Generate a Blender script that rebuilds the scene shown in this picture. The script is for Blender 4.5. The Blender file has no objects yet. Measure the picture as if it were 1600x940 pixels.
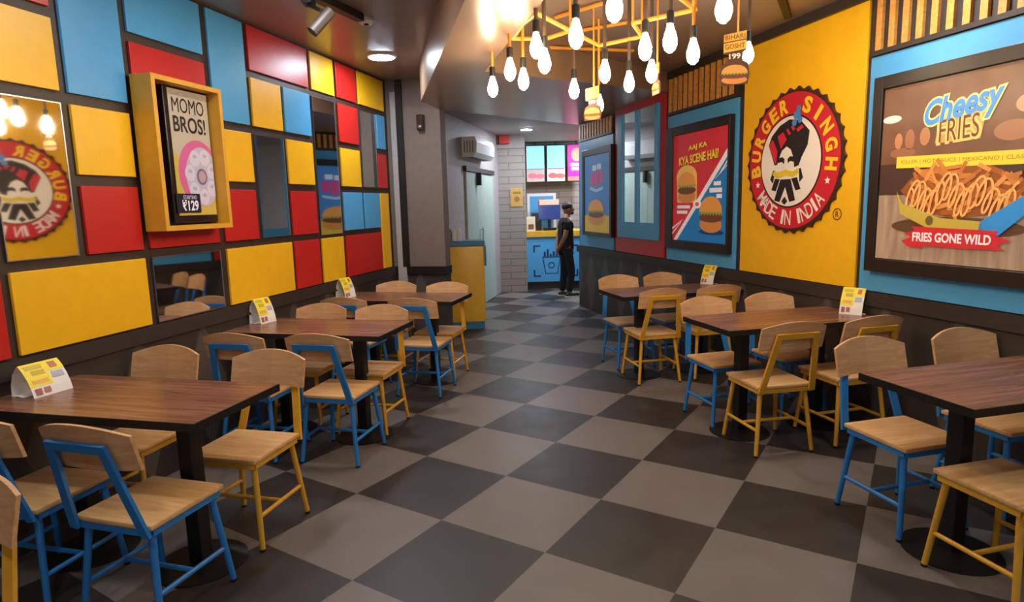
import bpy, bmesh, math, random
from math import sin, cos, pi, radians, atan2, sqrt
from mathutils import Vector, Matrix
random.seed(7)
scn = bpy.context.scene
COL = scn.collection

# ------------------------------------------------------------------ camera
F, PITCH, ROLL, CAMH = 988.745, 0.151301, -0.0253908, 1.5611
cp, sp, cr, sr = cos(PITCH), sin(PITCH), cos(ROLL), sin(ROLL)
fw = Vector((0, cp, -sp)); up0 = Vector((0, sp, cp)); rt0 = Vector((1, 0, 0))
rt = cr * rt0 + sr * up0; up = -sr * rt0 + cr * up0
cam_data = bpy.data.cameras.new('camera')
cam = bpy.data.objects.new('camera', cam_data); COL.objects.link(cam)
cam_data.sensor_width = 36.0; cam_data.lens = F / 1600 * 36.0
cam_data.clip_start = .02
cam.matrix_world = Matrix(((rt.x, up.x, -fw.x, 0), (rt.y, up.y, -fw.y, 0), (rt.z, up.z, -fw.z, CAMH), (0, 0, 0, 1)))
scn.camera = cam

# ------------------------------------------------------------------ light and exposure
EXPOSURE = 0.0
WORLD = 0.42
LAMP_E = 170.0        # round ceiling downlights
BACK_E = 420.0       # service area lamp and the fill lamps added there
BULB_E = 80.0        # filament bulbs
SCREEN_E = 0.2
w = bpy.data.worlds.new('world'); scn.world = w; w.use_nodes = True
w.node_tree.nodes['Background'].inputs[0].default_value = (.98, .98, 1.0, 1)
w.node_tree.nodes['Background'].inputs[1].default_value = WORLD
scn.view_settings.view_transform = 'Standard'
scn.view_settings.look = 'None'
scn.view_settings.exposure = EXPOSURE
scn.view_settings.gamma = 1.0
scn.view_settings.use_curve_mapping = False
scn.cycles.use_denoising = True

# ------------------------------------------------------------------ materials
def lin(c):
    return tuple(((v / 255) / 12.92 if v / 255 <= .04045 else ((v / 255 + .055) / 1.055) ** 2.4) for v in c) + (1.0,)
MATS = {}
def mat(name, rgb, rough=.5, metal=0.0, emit=0.0, noise=.06, nscale=14.0, spec=.5, ecol=None):
    if name in MATS: return MATS[name]
    m = bpy.data.materials.new(name); m.use_nodes = True; MATS[name] = m
    nt = m.node_tree; b = nt.nodes['Principled BSDF']
    c = lin(rgb)
    b.inputs['Roughness'].default_value = rough; b.inputs['Metallic'].default_value = metal
    b.inputs['Specular IOR Level'].default_value = spec
    if noise:
        tc = nt.nodes.new('ShaderNodeTexCoord'); n = nt.nodes.new('ShaderNodeTexNoise')
        n.inputs['Scale'].default_value = nscale; n.inputs['Detail'].default_value = 4
        r = nt.nodes.new('ShaderNodeValToRGB')
        r.color_ramp.elements[0].position = .3; r.color_ramp.elements[1].position = .7
        r.color_ramp.elements[0].color = tuple(v * (1 - noise) for v in c[:3]) + (1,)
        r.color_ramp.elements[1].color = tuple(min(1, v * (1 + noise)) for v in c[:3]) + (1,)
        nt.links.new(tc.outputs['Object'], n.inputs['Vector']); nt.links.new(n.outputs['Fac'], r.inputs['Fac'])
        nt.links.new(r.outputs['Color'], b.inputs['Base Color'])
    else:
        b.inputs['Base Color'].default_value = c
    if emit:
        b.inputs['Emission Color'].default_value = lin(ecol) if ecol else c
        b.inputs['Emission Strength'].default_value = emit
    return m
def art(rgb, e=None):
    "lit screen colour"
    return mat('screen_%d_%d_%d' % rgb, rgb, .35, 0, SCREEN_E if e is None else e, noise=0)
def ink(rgb):
    return mat('print_%d_%d_%d' % rgb, rgb, .45, 0, 0, noise=0)

def nodes_of(name, rough=.5, spec=.5):
    m = bpy.data.materials.new(name); m.use_nodes = True; MATS[name] = m
    b = m.node_tree.nodes['Principled BSDF']; b.inputs['Roughness'].default_value = rough
    b.inputs['Specular IOR Level'].default_value = spec
    return m, m.node_tree, b
def math_node(nt, op, a, b=None, c=None):
    n = nt.nodes.new('ShaderNodeMath'); n.operation = op
    for i, v in enumerate((a, b, c)):
        if v is None: continue
        if isinstance(v, (int, float)): n.inputs[i].default_value = v
        else: nt.links.new(v, n.inputs[i])
    return n.outputs[0]
def mix_node(nt, fac, a, b):
    n = nt.nodes.new('ShaderNodeMix'); n.data_type = 'RGBA'
    if isinstance(fac, (int, float)): n.inputs[0].default_value = fac
    else: nt.links.new(fac, n.inputs[0])
    for i, v in ((6, a), (7, b)):
        if isinstance(v, tuple): n.inputs[i].default_value = v
        else: nt.links.new(v, n.inputs[i])
    return n.outputs[2]

def wood_mat(name, c1, c2, rough, scale=(1, 9, 9), plank=0.0, axis=0, c3=None):
    m, nt, b = nodes_of(name, rough)
    tc = nt.nodes.new('ShaderNodeTexCoord'); mp = nt.nodes.new('ShaderNodeMapping'); mp.inputs['Scale'].default_value = scale
    nt.links.new(tc.outputs['Object'], mp.inputs['Vector'])
    n = nt.nodes.new('ShaderNodeTexNoise'); n.inputs['Scale'].default_value = 3.2; n.inputs['Detail'].default_value = 6; n.inputs['Distortion'].default_value = .6
    nt.links.new(mp.outputs['Vector'], n.inputs['Vector'])
    r = nt.nodes.new('ShaderNodeValToRGB'); r.color_ramp.elements[0].position = .32; r.color_ramp.elements[1].position = .68
    r.color_ramp.elements[0].color = lin(c1); r.color_ramp.elements[1].color = lin(c2)
    nt.links.new(n.outputs['Fac'], r.inputs['Fac']); out = r.outputs['Color']
    if plank:
        sx = nt.nodes.new('ShaderNodeSeparateXYZ'); nt.links.new(tc.outputs['Object'], sx.inputs[0])
        k = math_node(nt, 'FLOOR', math_node(nt, 'DIVIDE', sx.outputs[axis], plank))
        wn = nt.nodes.new('ShaderNodeTexWhiteNoise'); wn.noise_dimensions = '1D'; nt.links.new(k, wn.inputs['W'])
        out = mix_node(nt, math_node(nt, 'MULTIPLY', wn.outputs['Value'], .55), out, lin(c3 or c1))
    nt.links.new(out, b.inputs['Base Color'])
    return m

M_yellow = mat('yellow_laminate', (248, 190, 26), .38, noise=.03)
M_red = mat('red_laminate', (196, 36, 30), .36, noise=.03)
M_blue = mat('blue_laminate', (82, 168, 226), .38, noise=.03)
M_brown = mat('brown_laminate', (58, 43, 36), .5)
M_dark = mat('dark_brown_paint', (52, 42, 38), .55)
M_grey = mat('grey_brown_paint', (120, 106, 98), .6)
M_greyback = mat('grey_paint', (172, 166, 166), .6)
M_ceil = mat('brown_grey_ceiling_paint', (142, 124, 110), .3, noise=.03, nscale=3)
M_soffit = mat('dark_gloss_soffit_paint', (148, 120, 98), .28, noise=.03, nscale=3)
M_mirror = mat('mirror_silver', (235, 238, 238), .03, 1.0, noise=0)
M_black = mat('black_metal', (20, 19, 19), .45)
M_blackgloss = mat('black_gloss_plastic', (32, 26, 24), .25)
M_framebrown = mat('dark_bezel', (40, 30, 26), .35)
M_cblue = mat('blue_painted_steel', (44, 126, 200), .4)
M_cyel = mat('yellow_painted_steel', (222, 164, 48), .4)
M_oyel = mat('orange_yellow_painted_steel', (240, 160, 60), .45)
M_wood = wood_mat('light_beech_wood', (206, 158, 102), (230, 188, 132), .4, (1.4, 14, 14), .09, 1, (188, 136, 80))
M_woodback = wood_mat('beech_plywood', (200, 150, 102), (224, 178, 130), .42, (1.4, 14, 14), .13, 0, (188, 138, 90))
M_top = wood_mat('walnut_tabletop_laminate', (112, 72, 54), (150, 104, 80), .27, (1.1, 12, 12), .11, 1, (96, 60, 46))
M_slat = wood_mat('golden_slat_wood', (206, 140, 62), (226, 164, 84), .5, (10, 10, 1))
M_white = mat('white_plastic', (226, 226, 226), .4, noise=0)
M_paper = mat('white_card', (238, 234, 228), .6, noise=0)
M_cardyel = mat('yellow_card_print', (246, 222, 60), .5, noise=0)
M_skin = mat('skin', (150, 104, 82), .5)
M_cloth = mat('black_cloth', (26, 24, 26), .85)
M_trouser = mat('dark_cloth', (28, 28, 34), .85)
M_hair = mat('black_hair', (18, 15, 14), .6)
M_lamp = mat('lit_white_diffuser', (255, 255, 255), .5, 0, LAMP_E, noise=0, ecol=(226, 240, 255))
M_lampw = mat('lit_warm_diffuser', (255, 255, 255), .5, 0, LAMP_E, noise=0, ecol=(252, 250, 250))
M_lampb = mat('lit_cool_diffuser', (255, 255, 255), .5, 0, BACK_E, noise=0, ecol=(232, 242, 255))
M_bulb = mat('glowing_bulb_glass', (255, 255, 255), .2, 0, BULB_E, noise=0, ecol=(255, 226, 184))
M_cable = mat('grey_brown_cable', (84, 66, 54), .5)
M_door = mat('pale_green_door_paint', (168, 188, 178), .45)
M_steel = mat('brushed_steel', (170, 172, 176), .3, 1.0)
M_counteryel = mat('mustard_counter_laminate', (242, 190, 66), .4)
M_counterblue = mat('teal_blue_laminate', (58, 128, 170), .4)

def floor_mat():
    m, nt, b = nodes_of('checker_floor_tiles', .42)
    geo = nt.nodes.new('ShaderNodeNewGeometry'); s = nt.nodes.new('ShaderNodeSeparateXYZ'); nt.links.new(geo.outputs['Position'], s.inputs[0])
    th = .998672; T = .6; ox, oy = .742822 * .6, 5.276657 * .6
    x = math_node(nt, 'SUBTRACT', s.outputs[0], ox); y = math_node(nt, 'SUBTRACT', s.outputs[1], oy)
    u = math_node(nt, 'DIVIDE', math_node(nt, 'ADD', math_node(nt, 'MULTIPLY', x, cos(th)), math_node(nt, 'MULTIPLY', y, sin(th))), T)
    v = math_node(nt, 'DIVIDE', math_node(nt, 'SUBTRACT', math_node(nt, 'MULTIPLY', x, sin(th)), math_node(nt, 'MULTIPLY', y, cos(th))), T)
    par = math_node(nt, 'PINGPONG', math_node(nt, 'ADD', math_node(nt, 'FLOOR', u), math_node(nt, 'FLOOR', v)), 1.0)
    n = nt.nodes.new('ShaderNodeTexNoise'); n.inputs['Scale'].default_value = 5; n.inputs['Detail'].default_value = 8
    nt.links.new(geo.outputs['Position'], n.inputs['Vector'])
    fine = nt.nodes.new('ShaderNodeTexNoise'); fine.inputs['Scale'].default_value = 160; fine.inputs['Detail'].default_value = 2
    nt.links.new(geo.outputs['Position'], fine.inputs['Vector'])
    f = math_node(nt, 'ADD', math_node(nt, 'MULTIPLY', n.outputs['Fac'], .6), math_node(nt, 'MULTIPLY', fine.outputs['Fac'], .4))
    light = mix_node(nt, f, lin((98, 90, 85)), lin((128, 119, 113)))
    dark = mix_node(nt, f, lin((42, 38, 36)), lin((64, 59, 56)))
    nt.links.new(mix_node(nt, par, light, dark), b.inputs['Base Color'])
    nt.links.new(math_node(nt, 'MULTIPLY_ADD', n.outputs['Fac'], .25, .3), b.inputs['Roughness'])
    return m
M_floor = floor_mat()

def dado_mat():
    "dark wainscot with a row of tall lighter rhombi; object X runs along the wall, Y up"
    m, nt, b = nodes_of('rhombus_wainscot_paint', .5)
    tc = nt.nodes.new('ShaderNodeTexCoord'); s = nt.nodes.new('ShaderNodeSeparateXYZ'); nt.links.new(tc.outputs['Object'], s.inputs[0])
    a = math_node(nt, 'FRACT', math_node(nt, 'DIVIDE', math_node(nt, 'ADD', s.outputs[0], 40.0), .52))
    dx = math_node(nt, 'DIVIDE', math_node(nt, 'ABSOLUTE', math_node(nt, 'SUBTRACT', a, .5)), .36)
    dy = math_node(nt, 'DIVIDE', math_node(nt, 'ABSOLUTE', math_node(nt, 'SUBTRACT', s.outputs[1], .44)), .44)
    ins = math_node(nt, 'LESS_THAN', math_node(nt, 'ADD', dx, dy), 1.0)
    nt.links.new(mix_node(nt, ins, lin((58, 51, 47)), lin((84, 77, 72))), b.inputs['Base Color'])
    return m
M_dado = dado_mat()

def brick_mat():
    m, nt, b = nodes_of('pale_brick_cladding', .7)
    tc = nt.nodes.new('ShaderNodeTexCoord'); mp = nt.nodes.new('ShaderNodeMapping'); mp.inputs['Rotation'].default_value = (radians(90), 0, 0)
    nt.links.new(tc.outputs['Object'], mp.inputs['Vector'])
    t = nt.nodes.new('ShaderNodeTexBrick'); nt.links.new(mp.outputs['Vector'], t.inputs['Vector'])
    t.inputs['Color1'].default_value = lin((164, 152, 144)); t.inputs['Color2'].default_value = lin((158, 147, 139)); t.inputs['Mortar'].default_value = lin((126, 116, 110))
    t.inputs['Scale'].default_value = 1.0; t.inputs['Brick Width'].default_value = .5; t.inputs['Row Height'].default_value = .12; t.inputs['Mortar Size'].default_value = .008
    nt.links.new(t.outputs['Color'], b.inputs['Base Color'])
    return m
M_brick = brick_mat()

def planks_screen_mat():
    "blurred table planks of the fries poster (screen picture)"
    m, nt, b = nodes_of('poster_tabletop_picture', .35)
    tc = nt.nodes.new('ShaderNodeTexCoord'); mp = nt.nodes.new('ShaderNodeMapping'); mp.inputs['Scale'].default_value = (14, 1.5, 1)
    nt.links.new(tc.outputs['Object'], mp.inputs['Vector'])
    n = nt.nodes.new('ShaderNodeTexNoise'); n.inputs['Scale'].default_value = 2; n.inputs['Detail'].default_value = 5
    nt.links.new(mp.outputs['Vector'], n.inputs['Vector'])
    c = mix_node(nt, n.outputs['Fac'], lin((110, 80, 62)), lin((206, 178, 152)))
    nt.links.new(c, b.inputs['Base Color']); nt.links.new(c, b.inputs['Emission Color']); b.inputs['Emission Strength'].default_value = SCREEN_E
    return m
def bokeh_screen_mat():
    m, nt, b = nodes_of('poster_bokeh_picture', .3)
    tc = nt.nodes.new('ShaderNodeTexCoord')
    n = nt.nodes.new('ShaderNodeTexNoise'); n.inputs['Scale'].default_value = 5; n.inputs['Detail'].default_value = 1
    nt.links.new(tc.outputs['Object'], n.inputs['Vector'])
    c = mix_node(nt, n.outputs['Fac'], lin((84, 54, 40)), lin((146, 100, 74)))
    nt.links.new(c, b.inputs['Base Color']); nt.links.new(c, b.inputs['Emission Color']); b.inputs['Emission Strength'].default_value = SCREEN_E
    return m

# ------------------------------------------------------------------ mesh helpers
class MB:
    def __init__(s): s.v = []; s.f = []
    def add(s, vs, fs):
        k = len(s.v); s.v += [tuple(v) for v in vs]; s.f += [tuple(i + k for i in f) for f in fs]; return s
    def box(s, x0, x1, y0, y1, z0, z1, bev=0.0):
        bm = bmesh.new(); bmesh.ops.create_cube(bm, size=1)
        for v in bm.verts: v.co = Vector(((x0 + x1) / 2 + v.co.x * (x1 - x0), (y0 + y1) / 2 + v.co.y * (y1 - y0), (z0 + z1) / 2 + v.co.z * (z1 - z0)))
        if bev: bmesh.ops.bevel(bm, geom=bm.edges[:], offset=bev, segments=2, affect='EDGES', profile=.5)
        return s.frombm(bm)
    def frombm(s, bm, M=None):
        bm.verts.index_update()
        s.add([(M @ v.co if M else v.co.copy()) for v in bm.verts], [[v.index for v in f.verts] for f in bm.faces]); bm.free(); return s
    def tube(s, p0, p1, r0, r1=None, n=10):
        p0, p1 = Vector(p0), Vector(p1); r1 = r0 if r1 is None else r1
        q = (p1 - p0).to_track_quat('Z', 'Y'); vs = []
        for p, r in ((p0, r0), (p1, r1)):
            for i in range(n): vs.append(p + q @ Vector((r * cos(2 * pi * i / n), r * sin(2 * pi * i / n), 0)))
        return s.add(vs, [(i, (i + 1) % n, n + (i + 1) % n, n + i) for i in range(n)] + [tuple(range(n))[::-1], tuple(range(n, 2 * n))])
    def bar(s, p0, p1, wx, wy, side=None):
        "rectangular bar; wx along SIDE, wy across"
        p0, p1 = Vector(p0), Vector(p1); d = (p1 - p0).normalized(); a = Vector(side or (1, 0, 0)); a = (a - d * a.dot(d)).normalized(); b = d.cross(a)
        vs = [p + a * i * wx / 2 + b * j * wy / 2 for p in (p0, p1) for i, j in ((-1, -1), (1, -1), (1, 1), (-1, 1))]
        return s.add(vs, [(3, 2, 1, 0), (4, 5, 6, 7), (0, 1, 5, 4), (1, 2, 6, 5), (2, 3, 7, 6), (3, 0, 4, 7)])
    def prism(s, pts, z0, z1):
        n = len(pts); vs = [(x, y, z0) for x, y in pts] + [(x, y, z1) for x, y in pts]
        return s.add(vs, [tuple(range(n))[::-1], tuple(range(n, 2 * n))] + [(i, (i + 1) % n, n + (i + 1) % n, n + i) for i in range(n)])
    def lathe(s, prof, n=20, c=(0, 0, 0)):
        vs = []
        for r, z in prof:
            for i in range(n): vs.append((c[0] + r * cos(2 * pi * i / n), c[1] + r * sin(2 * pi * i / n), c[2] + z))
        fs = [(k * n + i, k * n + (i + 1) % n, (k + 1) * n + (i + 1) % n, (k + 1) * n + i) for k in range(len(prof) - 1) for i in range(n)]
        fs += [tuple(range(n))[::-1], tuple(range((len(prof) - 1) * n, len(prof) * n))]
        return s.add(vs, fs)
    def ball(s, c, rx, ry=None, rz=None, n=14):
        ry = ry or rx; rz = rz or rx; bm = bmesh.new(); bmesh.ops.create_uvsphere(bm, u_segments=n, v_segments=n * 2 // 3, radius=1)
        return s.frombm(bm, Matrix.Translation(c) @ Matrix.Diagonal((rx, ry, rz, 1)))
    def path(s, pts, r, n=8):
        for a, b in zip(pts, pts[1:]): s.tube(a, b, r, r, n)
        return s
    def build(s, name, m, parent=None, M=None, smooth=False, label=None):
        me = bpy.data.meshes.new(name); me.from_pydata([tuple(v) for v in s.v], [], s.f); me.update()
        me.materials.append(m)
        if smooth:
            for p in me.polygons: p.use_smooth = True
            try: me.set_sharp_from_angle(angle=radians(35))
            except Exception: pass
        o = bpy.data.objects.new(name, me); COL.objects.link(o)
        if parent: o.parent = parent
        if M is not None: o.matrix_world = M if not parent else o.matrix_world
        if label: o['label'] = label
        return o
def tag(o, label=None, cat=None, group=None, kind=None):
    if label: o['label'] = label
    if cat: o['category'] = cat
    if group: o['group'] = group
    if kind: o['kind'] = kind
    return o
def thing(name, label, cat, M=None, group=None):
    o = bpy.data.objects.new(name, None); COL.objects.link(o); o.empty_display_size = .1
    if M is not None: o.matrix_world = M
    return tag(o, label, cat, group)
def struct(name, mb, m, M=None): return tag(mb.build(name, m, M=M), kind='structure')
def dup(root, M, label, group=None):
    r = root.copy(); COL.objects.link(r); r.matrix_world = M; r['label'] = label
    if group: r['group'] = group
    for ch in KIDS(root):
        c = ch.copy(); COL.objects.link(c); c.parent = r
        for g in KIDS(ch):
            d = g.copy(); COL.objects.link(d); d.parent = c
    return r
def KIDS(o): return [c for c in bpy.data.objects if c.parent == o]
def loc(x, y, z=0, rz=0): return Matrix.Translation((x, y, z)) @ Matrix.Rotation(rz, 4, 'Z')

# text -> flat polygons
def text_mesh(txt, bold=.0, shear=0.0, res=4):
    cu = bpy.data.curves.new('lettering', 'FONT'); cu.body = txt; cu.offset = bold; cu.shear = shear; cu.resolution_u = res; cu.fill_mode = 'FRONT' if hasattr(cu, 'fill_mode') else cu.fill_mode
    o = bpy.data.objects.new('lettering', cu); COL.objects.link(o); bpy.context.view_layer.update()
    me = bpy.data.meshes.new_from_object(o.evaluated_get(bpy.context.evaluated_depsgraph_get()))
    vs = [(v.co.x, v.co.y) for v in me.vertices]; fs = [tuple(p.vertices) for p in me.polygons]
    bpy.data.objects.remove(o); bpy.data.curves.remove(cu); bpy.data.meshes.remove(me)
    return vs, fs
def bbox(vs):
    xs = [v[0] for v in vs]; ys = [v[1] for v in vs]; return min(xs), max(xs), min(ys), max(ys)
EPS = .0011
def text(parent, txt, cx, cy, wd, ht, layer, m, bold=.012, shear=0.0, rot=0.0, base=0.0, mirror=False, grow=0.0):
    "flat lettering fitted into a wd x ht box centred at cx,cy on the sheet of PARENT"
    vs, fs = text_mesh(txt, 0, shear); x0, x1, y0, y1 = bbox(vs)
    if bold: vs, fs = text_mesh(txt, bold, shear)
    sx = wd / (x1 - x0); sy = ht / (y1 - y0); mb = MB(); z = base + layer * EPS
    out = []
    for x, y in vs:
        a = (x - (x0 + x1) / 2) * sx; b = (y - (y0 + y1) / 2) * sy
        out.append((cx + a * cos(rot) - b * sin(rot), cy + a * sin(rot) + b * cos(rot), z))
    return mb.add(out, fs).build('lettering', m, parent)
def arc_text(parent, txt, cx, cy, rad, a0, a1, ht, wd, layer, m, bold=.02, inside=False, base=0.0):
    "letters set one by one along an arc from angle a0 to a1 (degrees)"
    mb = MB(); z = base + layer * EPS; n = len(txt)
    for i, ch in enumerate(txt):
        if ch == ' ': continue
        a = radians(a0 + (a1 - a0) * i / max(1, n - 1)); vs, fs = text_mesh(ch, bold); x0, x1, y0, y1 = bbox(vs)
        w_ = wd * (.4 if ch == 'I' else 1.0)
        rot = a + (pi / 2 if inside else -pi / 2); px, py = cx + rad * cos(a), cy + rad * sin(a); out = []
        for x, y in vs:
            u = (x - (x0 + x1) / 2) * w_ / (x1 - x0); v = (y - (y0 + y1) / 2) * ht / (y1 - y0)
            out.append((px + u * cos(rot) - v * sin(rot), py + u * sin(rot) + v * cos(rot), z))
        mb.add(out, fs)
    return mb.build('lettering', m, parent)
def flat(parent, name, pts, layer, m, base=0.0):
    z = base + layer * EPS
    return MB().add([(x, y, z) for x, y in pts], [tuple(range(len(pts)))]).build(name, m, parent)
def flats(parent, name, polys, layer, m, base=0.0):
    mb = MB(); z = base + layer * EPS
    for pts in polys: mb.add([(x, y, z) for x, y in pts], [tuple(range(len(pts)))])
    return mb.build(name, m, parent)
def rect(x0, x1, y0, y1): return [(x0, y0), (x1, y0), (x1, y1), (x0, y1)]
def ell(cx, cy, rx, ry=None, n=40, a0=0, a1=360):
    ry = rx if ry is None else ry; full = abs(a1 - a0) >= 360
    return [(cx + rx * cos(radians(a0 + (a1 - a0) * i / (n if full else n - 1))), cy + ry * sin(radians(a0 + (a1 - a0) * i / (n if full else n - 1)))) for i in range(n)]

# ------------------------------------------------------------------ wall frames
BL, BR = radians(13.8), radians(-14.3)
tL = Vector((sin(BL), cos(BL), 0)); nL = Vector((cos(BL), -sin(BL), 0)); pL = -2.91 * nL
tR = Vector((sin(BR), cos(BR), 0)); nR = Vector((-cos(BR), sin(BR), 0)); pR = -3.38 * nR
UP = Vector((0, 0, 1))
def frame(right, normal, o): return Matrix(((right.x, 0, normal.x, o.x), (right.y, 0, normal.y, o.y), (right.z, 1, normal.z, o.z), (0, 0, 0, 1)))
def WL(s, z=0, off=0): return frame(tL, nL, pL + s * tL + off * nL + z * UP)      # X = reader's right, Y = up, Z = out of the wall
def WR(s, z=0, off=0): return frame(-tR, nR, pR + s * tR + off * nR + z * UP)
def PLx(s, d): v = pL + s * tL + d * nL; return v.x, v.y
def PRx(s, d): v = pR + s * tR + d * nR; return v.x, v.y
CEIL = 2.88

# ------------------------------------------------------------------ setting
struct('floor', MB().add([(-6, -2.5, 0), (6, -2.5, 0), (6, 14, 0), (-6, 14, 0)], [(0, 1, 2, 3)]), M_floor)
struct('ceiling', MB().box(-6, 6, -2.5, 14, CEIL, CEIL + .1), M_ceil)
struct('wall_left', MB().box(-4.2, 6.45, 0, CEIL, -.12, 0), M_brown, WL(0))
struct('wall_right', MB().box(-9.03, 4.2, 0, CEIL, -.16, 0), M_brown, WR(0))
# wainscot and dark rail under the panels
struct('wainscot_left', MB().box(-4.2, 6.45, 0, .83, 0, .012), M_dado, WL(0))
struct('wainscot_right', MB().box(-9.03, 4.2, 0, .83, 0, .012), M_dado, WR(0))
struct('trim_1', MB().box(-4.2, 6.45, .83, .915, 0, .03), M_dark, WL(0))
struct('trim_2', MB().box(-9.03, 4.2, .83, .925, 0, .03), M_dark, WR(0))
struct('trim_3', MB().box(-9.03, 4.2, CEIL - .07, CEIL, 0, .05), M_dark, WR(0))
# column at the end of the left wall
colM = frame(nL, -tL, pL + 6.45 * tL)         # X = towards the aisle, Z = towards the camera
struct('wall_column', MB().box(-.1, .60, .83, CEIL, -.16, .0), M_grey, colM)
struct('wainscot_column', MB().box(-.1, .60, 0, .83, -.16, .0), M_dado, colM)
struct('trim_4', MB().box(-.1, .61, .83, .92, -.17, .02), M_black, colM)
struct('trim_5', MB().box(.12, .19, .92, CEIL, 0, .03), M_black, colM)
# lowered soffit: a gently sloping slab with the coffer cut out of it
def soffit():
    # ring of (x, y, z) corners, outer edge of slab seen from below; near part left of the coffer, then the strip beyond it
    def zz(x, y):
        d = (x + .816) * cos(radians(12.2)) + (y - 6.22) * sin(radians(12.2)); return 2.55 + .055 * d
    near_l = (.98, -2.3); line1 = (-.816, 6.22); colc = (-.71, 6.86); farw = (1.07, 9.6); wallr = (1.74, 6.95); cof = (-.165, 5.05); near_r = (1.32, -1.85)
    pts = [near_l, line1, colc, farw, wallr, cof, near_r]
    bot = [(x, y, zz(x, y)) for x, y in pts]; top = [(x, y, CEIL) for x, y in pts]; n = len(pts)
    mb = MB().add(bot + top, [(0, 1, 5, 6), (1, 2, 3, 5), (3, 4, 5)] + [(i, n + i, n + (i + 1) % n, (i + 1) % n) for i in range(n)])
    return struct('ceiling_soffit', mb, M_soffit)
soffit()
struct('ceiling_back', MB().add([(-.72, 6.86, 2.72), (1.07, 9.6, 2.75), (3.2, 9.6, 2.75), (3.2, 13, 2.75), (-1.3, 13, 2.75), (-1.3, 7.6, 2.75)], [(0, 1, 2, 3, 4, 5)]), M_greyback)
# back corridor: door wall on the left, brick pier, counter recess
def vwall(name, a, b, z0, z1, th, m):
    a, b = Vector((*a, 0)), Vector((*b, 0)); d = (b - a).normalized(); nrm = Vector((d.y, -d.x, 0))
    return struct(name, MB().box(0, (b - a).length, z0, z1, -th, 0), m, frame(d, nrm, a)), frame(d, nrm, a)
_, doorM = vwall('wall_door', (-1.1409, 6.9), (-.19, 11.3), 0, 2.76, .1, M_greyback)
struct('wall_brick_pier', MB().box(-.2, .29, 0, 1.7, 0, 2.54), M_brick, Matrix.Translation((0, 11.3, 0)))
struct('wall_pier_top', MB().box(-.2, .29, 0, 1.7, 2.54, 2.76), M_greyback, Matrix.Translation((0, 11.3, 0)))
struct('wall_back', MB().box(.29, 3.2, 0, .1, 0, 2.0), M_brick, Matrix.Translation((0, 12.9, 0)))
struct('wall_back_top', MB().box(.29, 3.2, 0, .1, 2.0, 2.76), M_greyback, Matrix.Translation((0, 12.9, 0)))
struct('wall_back_right', MB().box(0, .1, 9.5, 13, 0, 2.76), M_greyback, Matrix.Translation((3.1, 0, 0)))

# ------------------------------------------------------------------ left wall panels
R1, R2, R3, R4, R5 = (.925, 1.31), (1.36, 1.71), (1.765, 2.11), (2.165, 2.505), (2.555, 2.862)
def span(a, b): return (a[0], b[1])
C = [(1.55, 2.195), (2.24, 2.61), (2.66, 3.02), (3.07, 3.66), (3.72, 4.085), (4.13, 4.495), (4.53, 4.905), (4.95, 5.33), (5.375, 5.755), (5.80, 6.14), (6.17, 6.36)]
def lpanel(s0, s1, z, m, label):
    o = MB().box(-(s1 - s0) / 2, (s1 - s0) / 2, 0, z[1] - z[0], .0005, .018, .003).build('wall_panel', m, M=WL((s0 + s1) / 2, z[0]))
    return tag(o, label, 'wall panel', 'coloured panels on the left wall')
def lmirror(s0, s1, z, label):
    t = thing('wall_mirror', label, 'mirror', WL((s0 + s1) / 2, z[0]), 'mirrors on the left wall')
    w_ = (s1 - s0) / 2; h = z[1] - z[0]
    MB().box(-w_ + .006, w_ - .006, .006, h - .006, .0005, .012).build('glass', M_mirror, t)
    e = MB(); e.box(-w_, w_, 0, .006, .0005, .014).box(-w_, w_, h - .006, h, .0005, .014).box(-w_, -w_ + .006, .006, h - .006, .0005, .014).box(w_ - .006, w_, .006, h - .006, .0005, .014)
    e.build('edge_trim', M_steel, t)
    return t
Y, R_, B = M_yellow, M_red, M_blue
lpanel(*C[0], R1, R_, 'red wall panel cut off by the left edge of the photo, beside the big low yellow panel')
lpanel(*C[1], R5, R_, 'red wall panel in the top left corner, above the yellow panel over the logo mirror')
lpanel(*C[1], R4, Y, 'yellow wall panel directly above the mirror that shows the logo')
lpanel(*C[2], span(R4, R5), B, 'tall blue wall panel, leftmost of the blue ones')
lpanel(*C[2], R3, Y, 'yellow wall panel between the logo mirror and the boxed momo screen')
lpanel(*C[2], R2, R_, 'red wall panel low left of the boxed momo screen')
lpanel(C[1][0], C[2][1], R1, Y, 'big wide yellow wall panel at the bottom, behind the nearest left table')
lpanel(*C[3], R5, B, 'wide blue wall panel high above the boxed momo screen')
lpanel(*C[3], R4, R_, 'red wall panel just above the boxed momo screen')
lpanel(*C[3], R2, R_, 'red wall panel directly under the boxed momo screen')
lpanel(*C[4], span(R4, R5), B, 'tall bright blue wall panel right of the boxed momo screen')
lpanel(*C[4], R3, Y, 'yellow wall panel touching the right side of the boxed momo screen')
lpanel(*C[4], R2, R_, 'red wall panel low right of the boxed momo screen')
lpanel(C[4][0], C[5][1], R1, Y, 'wide yellow bottom wall panel right of the low mirror')
lpanel(C[5][0], C[6][1], R5, R_, 'wide red top wall panel reflecting the ceiling lamp')
lpanel(*C[5], R4, Y, 'yellow wall panel under the wide red top panel')
lpanel(*C[6], R4, B, 'small blue wall panel under the wide red top panel')
lpanel(*C[6], R3, Y, 'yellow wall panel between the two tall mirrors')
lpanel(*C[6], R2, R_, 'red wall panel between the two tall mirrors, upper of two stacked reds')
lpanel(*C[6], R1, R_, 'narrow red bottom wall panel behind the middle left table')
lpanel(*C[7], R5, Y, 'yellow top wall panel over the tallest mirror')
lpanel(*C[7], R1, Y, 'small yellow bottom wall panel under the tallest mirror')
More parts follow.
